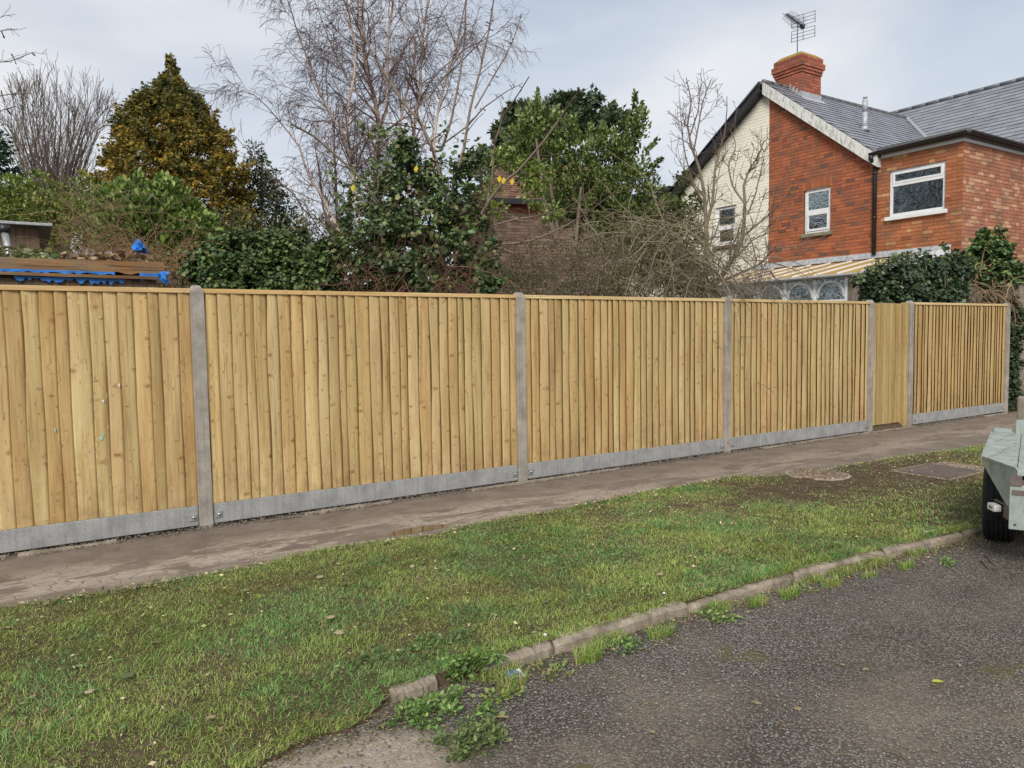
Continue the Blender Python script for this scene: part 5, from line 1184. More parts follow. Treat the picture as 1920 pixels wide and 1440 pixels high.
cen = at(325, 300, cyd+.8); P = cc[k, :3]+dd*(cc[k, 3]*RNG.uniform(.2, 1.1, n))[:, None]*np.array([1, 1, 1.1]); outw = P-np.array([cen[0], cen[1], 0]); outw[:, 2] = 0; outw = unit(outw)
D = unit(outw*.75+RNG.normal(0, .5, (n, 3))+np.array([0, 0, -.15])); N = unit(outw*.7+np.array([0, 0, .5])+RNG.normal(0, .5, (n, 3)))
tone = RNG.uniform(.72, 1.25, len(cc)); hgt = (P[:, 2]-2)/6
colr = colors(n, [(.15, .098, .018), (.21, .135, .022), (.105, .082, .02), (.065, .065, .022)], .32)*tone[k][:, None]
topg = np.clip((P[:, 2]-5.6)/1.4, 0, 1)[:, None]; colr = colr*(1-topg*.75)+np.array([.075, .085, .03])*topg*.75*tone[k][:, None]
gs = (RNG.random(len(cc)) < .2)[k][:, None]; colr = np.where(gs, colr*np.array([.6, .82, 1.1]), colr)
leafy('cypress_tree', 'broad golden brown cypress with a ragged pointed top', 'tree', (cen[0], cen[1], 0), [leaves(P, D, N, .078*RNG.uniform(.5, 1.6, n), 'spray', colr), shoots([(320+sx_*h_*.86, y_+16, 320+sx_*h_*random.uniform(1.02, 1.34), y_-random.uniform(2, 20)) for y_, h_ in ((150, 14), (165, 22), (180, 34), (195, 46), (208, 58), (225, 70), (240, 78), (258, 88), (275, 98), (295, 110), (315, 121), (340, 132)) for sx_ in (-1, 1)]+[(321, 160, 321, 106)], 16.6, .09, 'spray', [(.10, .085, .02), (.15, .105, .02)], 150, .08)], M['spray'], [[(321, 560), (321, 112)]], cyd+.8, .12)
# dark holly right of it
leafy('holly_tree', 'dark green upright evergreen between the golden conifer and the birch', 'tree', at(490, 640, 17.5)*[1, 1, 0], [crown(S_([(478, 285, 16, 17.5), (492, 320, 30, 17.5), (510, 360, 36, 17.5), (475, 350, 40, 17.5), (520, 400, 42, 17.5), (490, 430, 50, 17.5), (540, 440, 36, 17.5)]), 330, .13, 26, .07, 'small', [(.022, .032, .014), (.035, .045, .02), (.05, .055, .03)])], M['leaf'], [[(490, 560), (490, 300)]], 17.5, .06)
leafy('fir_tree', 'dark bluish conifer cut by the left edge', 'tree', at(-30, 640, 24)*[1, 1, 0], [crown(S_([(-30, 240, 22, 24), (-25, 280, 36, 24), (-25, 320, 50, 24), (-20, 370, 60, 24)]), 200, .25, 30, .16, 'spray', [(.02, .04, .028), (.03, .055, .035)], droop=.5)], M['spray'], [[(-30, 500), (-30, 230)]], 24, .1)
# shrubs on the left
leafy('privet_shrub', 'yellowish green shrub at the left edge above the outbuilding', 'shrub', at(60, 640, 12)*[1, 1, 0], [crown(S_([(10, 385, 55, 12), (70, 375, 50, 12), (130, 385, 45, 12), (175, 370, 35, 12.3), (30, 430, 60, 11.7), (110, 430, 60, 11.7), (-40, 400, 60, 12), (190, 420, 50, 12)]), 520, .15, 34, .062, 'small', [(.10, .12, .022), (.065, .095, .018), (.14, .15, .03), (.04, .06, .015)], up=.6)], M['leaf'], [[(60, 560), (70, 360)]], 12, .04)
lau = S_([(262, 385, 48, 10), (320, 395, 45, 10), (215, 395, 35, 10), (355, 425, 38, 10), (290, 430, 55, 9.8), (235, 430, 45, 9.8), (340, 460, 45, 9.7)])
Lr = leafy('laurel_shrub', 'bushy laurel with glossy bright green pointed leaves in front of the golden conifer', 'shrub', at(290, 640, 10)*[1, 1, 0], [shoots([(262, 360, 262, 325), (285, 360, 300, 330), (235, 375, 222, 345), (320, 370, 335, 345), (345, 400, 372, 385), (210, 390, 190, 370), (365, 430, 392, 418), (300, 350, 312, 335), (355, 415, 380, 402)], 10, .10, 'laurel', [(.10, .145, .035), (.14, .185, .05)], 110, .04), crown(lau, 420, .11, 28, .085, 'laurel', [(.10, .145, .032), (.065, .10, .022), (.14, .185, .05), (.038, .06, .018)], up=.9, fill=.35)], M['leaf'], [[(290, 560), (300, 380)], [(270, 560), (250, 400)]], 10, .03)
leafy('ivy_hedge', 'low dark ivy hedge just above the fence between the shed and the fruit tree', 'hedge', at(500, 640, 8)*[1, 1, 0], [crown(S_([(400, 492, 38, 8), (450, 475, 42, 8), (510, 478, 45, 8), (560, 480, 42, 8), (610, 490, 40, 8), (430, 530, 50, 7.9), (500, 530, 55, 7.9), (580, 530, 55, 7.9), (375, 500, 25, 8)]), 620, .085, 26, .045, 'ivy', [(.035, .062, .020), (.055, .088, .028), (.022, .040, .014), (.085, .10, .035)], droop=.7, up=0)], M['ivyleaf'], [[(500, 560), (500, 470)]], 8, .03)
# reddish-stemmed scrub behind the hedge
leafy('scrub', 'mixed dull green scrub filling the gap behind the low ivy hedge', 'shrub', at(520, 640, 11)*[1, 1, 0], [crown(S_([(430, 440, 45, 11), (480, 450, 45, 11), (540, 455, 42, 11), (590, 445, 40, 11), (400, 470, 40, 11), (360, 500, 40, 9.5)]), 260, .14, 24, .05, 'small', [(.06, .065, .025), (.09, .08, .03), (.035, .04, .018)])], M['leaf'], [[(500, 560), (500, 440)]], 11, .03)
# ivy mass round the fruit tree
ivs = S_([(765, 325, 42, 8.2), (715, 365, 40, 8.2), (820, 345, 42, 8.2), (880, 325, 30, 8.3), (900, 290, 14, 8.3), (700, 400, 58, 8.1), (770, 400, 70, 8.0), (850, 400, 58, 8.1), (730, 460, 70, 7.9), (810, 470, 75, 7.9), (880, 460, 45, 8.0), (680, 470, 45, 8.0), (905, 520, 35, 7.9), (760, 520, 70, 8.2), (680, 530, 45, 8.2), (850, 530, 55, 8.2), (765, 285, 25, 8.2)])
iv = leafy('ivy_clump', 'large rounded mass of dark ivy smothering the fruit tree trunk', 'ivy', at(790, 640, 8.1)*[1, 1, 0], [crown(ivs, 370, .10, 32, .045, 'ivy', [(.034, .058, .022), (.052, .082, .03), (.075, .105, .04), (.022, .036, .014)], droop=.7, up=0, fill=.3), crown(ivs, 170, .16, 9, .055, 'ivy', [(.12, .14, .05), (.11, .10, .045), (.06, .10, .03)], droop=.5, fill=0), crown(S_([(700, 330, 90, 8.2), (850, 320, 80, 8.2), (760, 300, 70, 8.2), (900, 400, 60, 8.2), (670, 420, 60, 8.2)]), 90, .07, 9, .05, 'ivy', [(.05, .08, .03), (.09, .11, .04)], droop=.5, fill=.2)], M['ivyleaf'], [[(790, 590), (800, 480), (780, 380)], [(720, 590), (730, 480)]], 8.1, .03)
m = MB()
for (x, y) in ((780, 316), (661, 352), (936, 335), (944, 338), (960, 340)):
    p_ = at(x, y, 7.65); s_ = .035; m = MB(); m.add([tuple(p_+UP*s_+RT*.005), tuple(p_+RT*s_*.7), tuple(p_-UP*s_*1.1+FW*.01), tuple(p_-RT*s_*.7+FW*.012)], [(0, 3, 2), (0, 2, 1)], (.62, .46, .03)); m.build('yellow_leaf', M['leaf'], iv)
# bay tree and cedar
bay = S_([(1010, 225, 24, 13), (985, 262, 34, 13), (1045, 250, 30, 13), (1025, 300, 48, 13), (1100, 300, 44, 13), (1165, 310, 36, 13), (1090, 355, 60, 13), (1160, 370, 56, 13), (1190, 225, 9, 13), (1188, 255, 14, 13), (1225, 340, 10, 13), (1055, 390, 38, 13), (1140, 425, 60, 13), (1205, 415, 38, 13), (995, 330, 28, 13), (1170, 275, 20, 13), (1225, 400, 20, 12.8), (1260, 385, 18, 12.6), (1130, 265, 20, 13), (960, 300, 20, 13)])
BPAL = [(.055, .078, .022), (.085, .115, .032), (.035, .05, .016), (.125, .15, .045)]
BSH = [(1190, 300, 1192, 176), (1175, 290, 1182, 215), (1200, 300, 1232, 258), (1195, 330, 1240, 298), (1180, 330, 1226, 325), (1150, 300, 1150, 240), (1010, 250, 1008, 172), (1030, 250, 1044, 200), (990, 260, 972, 205), (1060, 260, 1078, 215), (970, 290, 940, 250), (1100, 290, 1108, 235), (1120, 280, 1130, 232), (1200, 360, 1242, 352), (1225, 390, 1250, 360), (1255, 390, 1280, 362), (1000, 240, 990, 190), (1170, 260, 1168, 230), (1205, 260, 1210, 205), (1190, 250, 1202, 195)]
leafy('bay_tree', 'tall leafy bay tree in the middle distance with upright leafy shoots', 'tree', at(1080, 640, 13)*[1, 1, 0], [crown(bay, 860, .12, 30, .066, 'small', BPAL, up=1.0, fill=.3), shoots(BSH, 13, .085, 'small', BPAL, 190, .06)], M['leaf'], [[(1052, 600), (1048, 450), (1030, 330)], [(1075, 600), (1078, 470), (1090, 350)], [(1050, 470), (1020, 380), (1005, 260)]], 12.6, .055)
ced = S_([(1060, 200, 26, 22), (1090, 190, 22, 22), (1112, 185, 12, 22), (985, 215, 30, 22), (960, 250, 30, 22), (1020, 225, 35, 22), (1120, 235, 24, 22), (1160, 222, 14, 22), (1080, 230, 40, 22), (950, 290, 34, 22), (915, 300, 18, 22), (1000, 270, 50, 22)])
leafy('cedar_tree', 'dark flat-layered cedar rising behind the bay tree', 'tree', at(1040, 640, 22)*[1, 1, 0], [crown(ced, 330, .26, 30, .20, 'spray', [(.035, .055, .03), (.05, .07, .038)], flat=.5, droop=.0), shoots([(1060, 225, 1128, 182), (1060, 240, 1160, 218), (1030, 240, 1100, 200), (1000, 250, 1060, 205), (1080, 250, 1175, 214), (990, 230, 950, 215), (980, 260, 930, 240), (960, 290, 905, 285), (950, 310, 900, 300), (1100, 240, 1150, 195)], 22, .2, 'spray', [(.04, .06, .03), (.055, .075, .04)], 90, .13)], M['spray'], [[(1040, 500), (1040, 190)]], 22, .12)
for x, y, d, r in ((890, 320, 9.6, 30), ): pass
leafy('honeysuckle', 'pale green young leaves trailing in front of the distant tiled roof', 'climber', at(990, 640, 9.5)*[1, 1, 0], [crown(S_([(985, 320, 22, 9.5), (1010, 335, 24, 9.5), (960, 300, 16, 9.5), (1000, 365, 18, 9.5), (930, 300, 18, 9.5), (920, 350, 20, 9.5), (935, 395, 16, 9.5), (1030, 400, 16, 9.5)]), 110, .09, 14, .055, 'small', [(.11, .15, .035), (.19, .21, .05), (.07, .11, .025)])], M['leaf'], [[(1000, 600), (995, 450), (985, 320)]], 9.5, .012)
# brown thicket and hedge above the fence, middle
leafy('thicket', 'low greyish brown thicket with tiny leaves just above the middle of the fence', 'hedge', at(1040, 640, 9.5)*[1, 1, 0], [crown(S_([(940, 520, 45, 9.5), (1000, 500, 50, 9.7), (1060, 500, 50, 9.7), (1120, 510, 50, 9.6), (960, 560, 50, 9.3), (1040, 560, 55, 9.3), (1120, 560, 55, 9.3), (1180, 520, 40, 9.8)]), 420, .12, 30, .027, 'small', [(.10, .09, .05), (.15, .12, .07), (.07, .075, .035), (.05, .055, .025)])], M['leaf'], [[(1040, 600), (1040, 500)]], 9.5, .02)
tangle('thorn_hedge', 'mesh of thin brown stems threaded through the low thicket', 'hedge', (920, 470, 1160, 590), 9.2, 10, 300, .55, .0035, (.15, .11, .085), 37, .2, .002)
leafy('variegated_shrub', 'olive evergreen shrub beside the cream wall, left of the pear trees', 'shrub', at(1250, 640, 12.6)*[1, 1, 0], [crown(S_([(1245, 400, 30, 12.6), (1285, 410, 28, 12.6), (1225, 440, 45, 12.6), (1275, 450, 36, 12.6), (1190, 470, 50, 12.4), (1250, 500, 50, 12.4), (1300, 380, 16, 12.6), (1280, 340, 12, 12.6), (1275, 500, 40, 12.2), (1300, 540, 40, 12.2)]), 420, .11, 26, .06, 'small', [(.075, .095, .03), (.12, .13, .045), (.045, .06, .02), (.03, .04, .015)], up=.7)], M['leaf'], [[(1250, 600), (1255, 420)]], 12.6, .03)
leafy('boundary_hedge', 'long dark hedge far behind the gardens, glimpsed low through the gaps', 'hedge', at(600, 640, 24)*[1, 1, 0], [crown(S_([(x_, 545+random.uniform(-8, 8), 62, 24) for x_ in range(-60, 1320, 46)]), 900, .35, 30, .2, 'small', [(.035, .045, .018), (.05, .05, .025), (.06, .055, .03)], fill=.5)], M['leaf'])
# ivy on the wall at the right
gwx0, gwx1 = 10.9, 15.2
m = MB(); m.box((12.0, .62, 0), (14.35, .80, 2.25)); m.build('garden_wall', M['render'], None, (13.2, .7, 0), label='stained brown garden wall under the ivy behind the last fence panel', cat='wall')
ivr = S_([(1640, 530, 28, 12.5), (1680, 515, 32, 12.5), (1730, 510, 32, 13.2), (1780, 520, 34, 13.4), (1660, 560, 34, 12.4), (1720, 555, 40, 13.0), (1780, 560, 35, 13.2), (1690, 490, 14, 12.6), (1790, 492, 20, 13.4), (1620, 525, 14, 12.5)])
leafy('wall_ivy', 'dense dark ivy spread over the wall behind the gate', 'ivy', at(1700, 640, 12.4)*[1, 1, 0], [crown(ivr, 440, .11, 28, .062, 'ivy', [(.025, .042, .022), (.038, .06, .03), (.018, .028, .016), (.055, .075, .035)], droop=.8, up=0)], M['ivyleaf'])
ivt = S_([(1862, 455, 24, 14.0), (1840, 480, 26, 14.0), (1880, 478, 20, 14.0), (1815, 505, 26, 14.0), (1855, 510, 30, 14.0), (1900, 520, 26, 14.0), (1890, 495, 16, 14.0), (1915, 540, 22, 14.0), (1840, 525, 20, 14.0)])
tall = leafy('wall_ivy', 'tall bushy ivy head rising against the brick side wall', 'ivy', at(1850, 640, 12.9)*[1, 1, 0], [crown(ivt, 210, .10, 26, .075, 'ivy', [(.035, .065, .022), (.055, .09, .032), (.022, .04, .016), (.10, .14, .045)], droop=.7, up=0)], M['ivyleaf'])
tangle('climber', 'thick twisting bare ivy stems hanging down the brown wall at the right', 'ivy', (1800, 515, 1900, 575), 13.45, 13.8, 60, .7, .011, (.26, .18, .11), 39, .8, .003)
leafy('wall_ivy', 'thin ivy column climbing beside the last concrete post', 'ivy', at(1900, 640, 13.7)*[1, 1, 0], [crown(S_([(1895+random.uniform(-3, 5), y_, 14, 13.7) for y_ in range(585, 775, 16)]+[(1908, 590, 14, 13.7), (1912, 620, 10, 13.7), (1900, 575, 18, 13.7), (1860, 570, 16, 13.7)]), 260, .07, 24, .048, 'ivy', [(.03, .045, .02), (.045, .06, .03), (.02, .03, .015)], droop=.8, up=0)], M['ivyleaf'])
e0 = at(1903, 640, 13.95)
m = MB(); m.box((e0[0]-.12, e0[1]-.12, 0), (e0[0]+.22, e0[1]+.3, 2.3)); m.build('wall_pier', M['render'], None, (e0[0], e0[1], 0), label='pale lichen stained pier just beyond the last fence post', cat='pier', bevel=.01)
e1_ = at(1921, 640, 14.3)
m = MB(); m.box((e1_[0]-.02, e1_[1]-1.6, 0), (e1_[0]+.2, e1_[1]+.05, 2.5)); m.build('boundary_wall', M['brick'], None, (e1_[0], e1_[1], 0), label='dark red brick boundary wall at the right edge beyond the pier', cat='wall')
# climber sprigs over the conservatory roof
leafy('ivy_sprigs', 'thin leafy ivy sprigs poking up over the conservatory roof', 'ivy', at(1690, 640, 12.2)*[1, 1, 0], [crown(S_([(1678, 480, 5, 12), (1705, 477, 6, 12), (1712, 470, 4, 12), (1676, 490, 6, 12), (1772, 460, 4, 12), (1772, 478, 6, 12), (1608, 520, 8, 12), (1645, 505, 8, 12)]), 34, .04, 10, .05, 'ivy', [(.05, .075, .03), (.08, .09, .04)], droop=.5)], M['ivyleaf'], [[(1690, 540), (1700, 480)], [(1772, 540), (1772, 460)]], 12.2, .006)
# litter of leaves on the shed roof
n = 4200; xx = RNG.uniform(-4, sp_(300, 492)[0], n); yy = RNG.uniform(SY+.06, 2.4, n); P = np.stack([xx, yy, np.full(n, zt_+.02)+RNG.uniform(0, 1, n)*(.02+.12*fbm(xx*2.5, yy*2.5, 55))], 1)
D = unit(RNG.normal(0, 1, (n, 3))*[1, 1, .3]); N = unit(RNG.normal(0, .5, (n, 3))+[0, 0, 1])
left = xx < sp_(110, 490)[0]; C = np.where(left[:, None], colors(n, [(.07, .10, .04), (.12, .13, .06), (.20, .17, .09)]), colors(n, [(.16, .09, .055), (.25, .17, .10), (.09, .05, .035)]))
v, t_, c = leaves(P, D, N, .055*RNG.uniform(.6, 1.4, n), 'ivy', C); tri_mesh('leaf_litter', v, t_, c, M['leaf'], None, (-2, 1.5, 0), label='drift of dead leaves and trailing ivy on the shed roof', cat='leaves', kind='stuff')

# ------------------------------------------------------------------ weeds, tufts, litter at the kerb
def weed(px, py, r, n, size, pal, label, tpl='small', z=RZ, hh=.09, group=None, name='weed_plant'):
    p_ = atH(px, py, z); root = thing(name, label, 'weed', tuple(p_), group); r *= 1.35; nsub = 9; n = int(n*.62); hh *= .8; sa = RNG.uniform(0, 6.28, nsub); sr_ = r*RNG.uniform(.1, 1.0, nsub); sh = RNG.uniform(.35, 1.1, nsub); sw = r*RNG.uniform(.18, .42, nsub); ki = RNG.integers(0, nsub, n)
    ox = sr_[ki]*np.cos(sa[ki])+RNG.normal(0, .5, n)*sw[ki]; oy = (sr_[ki]*np.sin(sa[ki])+RNG.normal(0, .5, n)*sw[ki])*.8; a = np.arctan2(oy, ox); h = hh*sh[ki]*RNG.uniform(.1, 1.05, n)**.8
    P = np.stack([p_[0]+ox, p_[1]+oy, z+h], 1); D = unit(np.stack([np.cos(a), np.sin(a), .35+0*a], 1)+RNG.normal(0, .55, (n, 3))); N = unit(RNG.normal(0, .45, (n, 3))+[0, 0, 1])
    v, t_, c = leaves(P, D, N, size*RNG.uniform(.55, 1.35, n), tpl, colors(n, pal, .28)); tri_mesh('leaves', v, t_, c, M['grassblade'], root, kind='stuff')
    tw = Twigs()
    for i in range(0, n, 9): b = np.array([p_[0]+(P[i, 0]-p_[0])*.4, p_[1]+(P[i, 1]-p_[1])*.4, z]); tw.add([b, (b+P[i])/2+[0, 0, .01], P[i]], [.0012, .001, .0007])
    v, t_, c = tw.mesh(3, (.10, .13, .04)); tri_mesh('stalks', v, t_, c, M['bark'], root, kind='stuff'); return root
gp_ = [(.075, .135, .032), (.105, .17, .045), (.15, .20, .07), (.05, .09, .025)]
weed(860, 1275, .115, 520, .030, gp_, 'tallest bright green weed growing over the gap in the kerb', hh=.13)
weed(795, 1338, .11, 560, .020, gp_, 'spreading small-leaved weed in front of the first short kerb stone', hh=.07)
weed(760, 1345, .09, 300, .020, gp_, 'flat weed patch at the muddy corner of the verge', hh=.045)
weed(850, 1395, .13, 620, .022, [(.075, .105, .038), (.11, .13, .05), (.05, .075, .025)], 'low sprawling weed at the bottom edge, on the tarmac', hh=.05)
weed(700, 1240, .08, 200, .026, [(.065, .095, .035), (.045, .075, .025)], 'greyish weed on the grass left of the kerb gap', z=0, hh=.05)
weed(850, 1215, .11, 280, .028, [(.06, .09, .03), (.045, .07, .025)], 'leafy weed on the grass behind the broken kerb', z=0, hh=.055)
weed(930, 1310, .08, 190, .024, [(.14, .17, .04), (.10, .14, .03)], 'yellowish weed right of the tallest weed', hh=.045)
weed(1330, 1165, .09, 260, .022, gp_, 'round weed at the foot of the kerb in the middle', hh=.06)
weed(1500, 1110, .06, 110, .022, gp_, 'small weed against the kerb face, behind the grass tufts', hh=.05)
weed(1780, 1060, .07, 150, .022, gp_, 'weed at the kerb foot nearest the trailer tyre', hh=.05)
weed(1040, 1265, .09, 260, .02, [(.10, .14, .04), (.13, .15, .05), (.16, .12, .06)], 'matted weed beside the blue packet', hh=.04)
weed(905, 1395, .13, 520, .024, [(.075, .105, .038), (.10, .12, .045), (.05, .075, .025)], 'sprawling weed right of the bottom weed patch, beside a stout twig', hh=.05)
weed(845, 1345, .12, 520, .026, gp_, 'leafy weed between the tallest weed and the bottom patch', hh=.06)
weed(790, 1222, .08, 200, .028, gp_, 'rosette weed on the grass directly above the first short kerb stone', z=0, hh=.05)
weed(900, 1240, .09, 300, .03, gp_, 'broad-leaved weed on the grass edge above the kerb gap', z=0, hh=.07)
weed(1160, 1215, .10, 300, .022, gp_, 'weed trailing over the kerb face left of the round weed', hh=.05)
n = 26000; x = RNG.uniform(.3, 5.2, n); y = kerb_y(x)-.04-np.abs(RNG.normal(0, .035, n)); k = RNG.random(n) < np.clip((fbm(x*4, x*0+2, 91)-.50)*3.5, .02, .8); x = x[k]; y = y[k]; n = len(x)
d = RNG.uniform(0, 6.28, n); l = RNG.uniform(.015, .06, n)*(.5+fbm(x*4, x*0+2, 91)); ln = RNG.uniform(.2, 1.3, n); b = np.stack([x, y, np.full(n, RZ)], 1); w = .0016; sv = np.stack([-np.sin(d)*w, np.cos(d)*w, 0*d], 1)
mid = b+np.stack([np.cos(d)*l*np.sin(ln)*.4, np.sin(d)*l*np.sin(ln)*.4, l*.6*np.cos(ln*.6)], 1); tip = b+np.stack([np.cos(d)*l*np.sin(ln), np.sin(d)*l*np.sin(ln), l*np.cos(ln)*.9], 1)
V = np.stack([b-sv, b+sv, mid+sv, mid-sv, tip], 1).reshape(-1, 3); i = np.arange(n)*5; T = np.stack([np.stack([i, i+1, i+2], 1), np.stack([i, i+2, i+3], 1), np.stack([i+3, i+2, i+4], 1)], 1).reshape(-1, 3)
tri_mesh('kerbside_grass', V, T, np.repeat(colors(n, [(.10, .16, .035), (.14, .19, .05), (.24, .20, .10)], .3), 5, 0), M['grassblade'], label='thin straggling grass growing out of the joint at the foot of the kerb', cat='grass', kind='stuff')
n = 5200; x = RNG.uniform(-1.2, 5.6, n); y = np.where(x > .06, kerb_y(x)-.035, verge_lo(x))-np.abs(RNG.normal(0, .11, n)); P = np.stack([x, y, np.full(n, RZ+.006)+RNG.uniform(0, .008, n)], 1)
D = unit(RNG.normal(0, 1, (n, 3))*[1, 1, .2]); N = unit(RNG.normal(0, .4, (n, 3))+[0, 0, 1]); v, t_, c = leaves(P, D, N, RNG.uniform(.006, .022, n), 'small', colors(n, [(.09, .055, .03), (.15, .10, .055), (.06, .04, .025), (.12, .13, .05), (.22, .17, .10)]))
tri_mesh('leaf_crumbs', v, t_, c, M['leaf'], label='brown crumbled leaf litter and soil drifted along the foot of the kerb', cat='leaf litter', kind='stuff')
n = 5200; x = RNG.uniform(-1.8, 8, n); e = path_edge(x); lo = np.where(x > .06, kerb_y(x)+.03, verge_lo(x)+.03); y = np.where(RNG.random(n) < .45, e-.01-np.abs(RNG.normal(0, .05, n)), lo+(e-lo)*RNG.random(n)); P = np.stack([x, y, verge_z(x, y)+.022+RNG.uniform(0, .012, n)], 1)
D = unit(RNG.normal(0, 1, (n, 3))*[1, 1, .25]); N = unit(RNG.normal(0, .45, (n, 3))+[0, 0, 1]); v, t_, c = leaves(P, D, N, RNG.uniform(.010, .034, n), 'small', colors(n, [(.12, .16, .06), (.17, .20, .08), (.15, .10, .055), (.09, .06, .035), (.30, .26, .15), (.06, .10, .04)]))
tri_mesh('clover', v, t_, c, M['leaf'], label='tiny weed leaves and leaf scraps mixed through the turf', cat='weeds', kind='stuff')
def tuft(px, py, n, L, label, r=.05, z=RZ):
    p_ = atH(px, py, z); a = RNG.uniform(0, 6.28, n); rr = r*np.sqrt(RNG.random(n)); b = np.stack([p_[0]+rr*np.cos(a)*1.6, p_[1]+rr*np.sin(a)*.6, np.full(n, z)], 1); l = L*RNG.uniform(.5, 1.2, n); ln = RNG.uniform(.2, 1.0, n); d = RNG.uniform(0, 6.28, n)
    mid = b+np.stack([np.cos(d)*l*np.sin(ln)*.4, np.sin(d)*l*np.sin(ln)*.4, l*.6*np.cos(ln*.6)], 1); tip = b+np.stack([np.cos(d)*l*np.sin(ln), np.sin(d)*l*np.sin(ln), l*np.cos(ln)*.9], 1); w = .0016; s = np.stack([-np.sin(d)*w, np.cos(d)*w, 0*d], 1)
    V = np.stack([b-s, b+s, mid+s, mid-s, tip], 1).reshape(-1, 3); i = np.arange(n)*5; T = np.stack([np.stack([i, i+1, i+2], 1), np.stack([i, i+2, i+3], 1), np.stack([i+3, i+2, i+4], 1)], 1).reshape(-1, 3)
    o = tri_mesh('grass_tuft', V, T, np.repeat(colors(n, [(.11, .19, .035), (.16, .23, .05), (.08, .14, .03), (.27, .22, .10)], .25), 5, 0), M['grassblade'], None, tuple(p_), label=label, cat='grass tuft', group='grass tufts along the kerb')
tl = ['grass tuft hanging beside the blue packet', 'long grass tuft at the kerb just right of the packet', 'grass tuft against the kerb near the round weed', 'grass tuft at the middle of the kerb face', 'wide grass tuft right of the kerb middle', 'grass tuft at the kerb joint towards the trailer', 'small grass tuft close to the kerb bend', 'last small grass tuft before the trailer wheel']
for (x, y, n, L), l_ in zip([(960, 1290, 130, .09), (1105, 1240, 240, .09), (1240, 1195, 190, .075), (1420, 1135, 220, .07), (1480, 1120, 240, .07), (1560, 1100, 170, .065), (1700, 1065, 150, .06), (1630, 1082, 90, .05)], tl): tuft(x, y, n, L, l_)
# fallen leaves
def fallen(px, py, size, col, label, z=RZ, group='fallen leaves on the road', tpl='laurel', rot=None):
    p_ = atH(px, py, z+.006); a = random.uniform(0, 6.28) if rot is None else rot; D = np.array([[math.cos(a), math.sin(a), .06]]); N = np.array([[random.uniform(-.3, .3), random.uniform(-.3, .3), 1.]])
    v, t_, c = leaves(np.array([p_]), D, N, size, tpl, np.array([col])); v = v+np.array([0, 0, .006])
    tri_mesh('fallen_leaf', v, t_, c, M['leaf'], None, tuple(p_), label=label, cat='leaf', group=group)
fallen(1380, 1055+0, .001, (.4, .4, .05), 'tiny yellow speck of leaf on the open tarmac', group=None) if False else None
fallen(1770, 1280, .055, (.42, .44, .06), 'large bright yellow green leaf alone on the tarmac at the right', group=None, rot=2.6)
fallen(1630, 1255, .045, (.27, .30, .14), 'pale green leaf on the tarmac left of the bright yellow one', group=None)
fallen(1385, 1160, .07, (.30, .34, .16), 'big pale leaf lying against the kerb tufts', group=None, tpl='ivy')
fallen(1495, 1110, .07, (.33, .38, .17), 'whitish green leaf beside the kerb weed', group=None, tpl='ivy')
fallen(920, 1348, .075, (.45, .32, .16), 'curled tan dead leaf on the moss near the bottom', group=None, rot=-.6)
fallen(940, 1335, .05, (.26, .34, .12), 'small green leaf beside the curled tan one', group=None)
def where_(x, y):
    h = ['at the far left', 'well left', 'left of middle', 'in the middle', 'right of middle', 'well right', 'towards the trailer', 'at the far right'][min(7, int(x/240))]
    v = 'far back' if y < 1000 else 'midway' if y < 1090 else 'nearer' if y < 1180 else 'near' if y < 1270 else 'very near' if y < 1350 else 'at the bottom edge'
    return v+', '+h
LL = 'small scattered dead leaf lying on the tarmac'
USED = set()
for _ in range(30):
    x, y = random.uniform(1000, 1900), random.uniform(1090, 1430)
    if atH(x, y, RZ)[1] > -3.62 or (x > 1800 and y < 1120): continue
    ci = random.randrange(4); key = (ci, where_(x, y))
    if key in USED: continue
    USED.add(key); fallen(x, y, random.uniform(.018, .036), [(.24, .27, .10), (.17, .11, .06), (.30, .22, .12), (.12, .07, .05)][ci], 'tiny %s leaf on the tarmac, %s' % (['greenish', 'brown', 'tan', 'dark'][ci], where_(x, y)), tpl=random.choice(['ivy', 'small']))
LG = 'small faded leaf lying in the grass'
for _ in range(38):
    x, y = random.uniform(20, 1750), random.uniform(900, 1400); w = atH(x, y, 0)
    if w[1] > path_edge(w[0])-.05 or w[1] < kerb_y(w[0])+.1: continue
    ci = random.randrange(4); key = (ci+4, where_(x, y))
    if key in USED: continue
    USED.add(key); fallen(x, y, random.uniform(.03, .055), [(.20, .25, .10), (.32, .25, .15), (.10, .14, .06), (.42, .34, .22)][ci], 'faded %s leaf in the grass, %s' % (['pale green', 'tan', 'dark green', 'cream'][ci], where_(x, y)), z=.02, group='fallen leaves in the grass', tpl='ivy')
# twigs on the road
def stick(pts, r, label, z=RZ):
    m = MB(); P = [tuple(atH(x, y, z+.008)) for x, y in pts]; m.tube(P, [r, r*.9]+[r*.7]*(len(P)-2), 5, (.16, .11, .07)); m.build('twig', M['bark'], None, P[0], label=label, cat='twig')
stick([(1655, 1408), (1680, 1412), (1700, 1424), (1706, 1432)], .0025, 'thin curved twig lying near the bottom right')
stick([(902, 1362), (906, 1385), (912, 1402)], .004, 'short stout twig pointing down beside the low sprawling weed')
stick([(1560, 1032), (1600, 1036), (1645, 1042), (1668, 1045)], .004, 'long bare stick lying on the grass by the kerb', z=.02)
stick([(1845, 1040), (1860, 1055), (1872, 1062)], .005, 'dead stalk lying against the trailer tyre')
stick([(1838, 1052), (1850, 1062), (1858, 1070)], .004, 'shorter dead stalk under the trailer tyre')
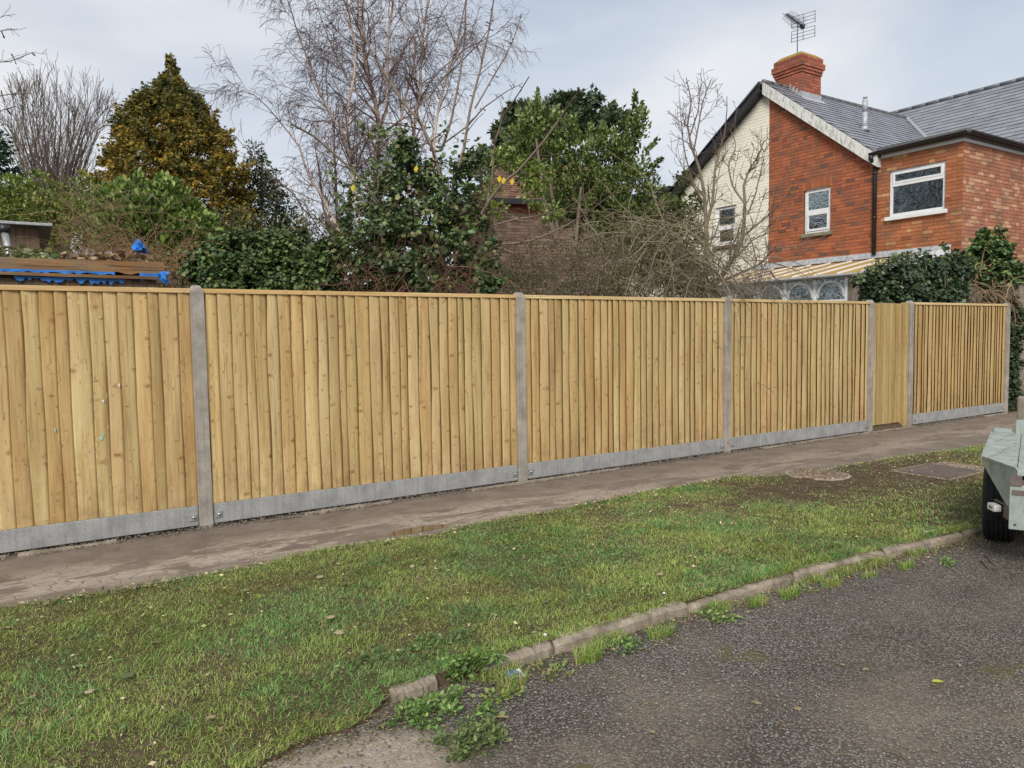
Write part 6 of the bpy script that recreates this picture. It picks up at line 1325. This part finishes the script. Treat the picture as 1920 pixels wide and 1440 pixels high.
# blue printed packet
pk = [atH(945, 1260, RZ+.05), atH(972, 1253, RZ+.05), atH(988, 1268, RZ+.03), atH(962, 1275, RZ+.03)]
root = thing('litter_packet', 'small blue and silver plastic packet dropped at the kerb', 'packet', tuple(np.mean(pk, 0)))
M['bluefoil'] = simple('blue_foil', (.07, .14, .22), .3, .5, .2, .5, 60, .4); M['silverfoil'] = simple('silver_foil', (.55, .56, .58), .35, .5, .3, .2, 40, .3)
m = MB(); pts = []; K = 6
for j in range(K+1):
    for i in range(K+1):
        u, v = i/K, j/K; q = (1-v)*((1-u)*pk[0]+u*pk[1])+v*((1-u)*pk[3]+u*pk[2]); pts.append(q+np.array([0, 0, .004*math.sin(i*2.1+j*1.3)]))
m.add(pts, [(j*(K+1)+i, j*(K+1)+i+1, (j+1)*(K+1)+i+1, (j+1)*(K+1)+i) for j in range(K) for i in range(K-1)], smooth=True); m.build('wrapper', M['bluefoil'], root)
m = MB(); m.add(pts, [(j*(K+1)+i, j*(K+1)+i+1, (j+1)*(K+1)+i+1, (j+1)*(K+1)+i) for j in range(K) for i in (K-1,)], smooth=True); m.build('seal', M['silverfoil'], root)
# pale stone on the grass
m = MB()
for (x, y, r, l_) in ((1022, 1190, .012, 'small white pebble on the muddy grass near the kerb'), (1245, 1112, .010, 'tiny pale pebble in the grass above the kerb middle')):
    p_ = atH(x, y, .02); m = MB(); m.tube([p_-[0, 0, r*.5], p_, p_+[0, 0, r*.5]], [r*.6, r, r*.5], 8, (.62, .6, .56)); m.build('pebble', M['pebble'], None, tuple(p_), label=l_, cat='pebble')
# marks on the first panel: turquoise paint smear, white chips
fp = [o for o in bpy.data.objects if o.name.startswith('fence_panel')][0]
M['turq'] = simple('turquoise_smear', (.25, .46, .36), .8, .1); M['chip'] = simple('white_chip', (.72, .70, .64), .8, .1)
for (x, y, r, mt, el) in ((190, 822, .012, 'turq', 1.6), (193, 815, .007, 'turq', 1.5), (103, 806, .006, 'turq', 3), (193, 752, .007, 'chip', 1.5), (223, 722, .006, 'chip', 3), (187, 595, .004, 'chip', 1.2)):
    q = atY(x, y, -.0335); m = MB(); blob(m, q, r, -.0335, 9, el); m.build('paint_mark', M[mt], fp)
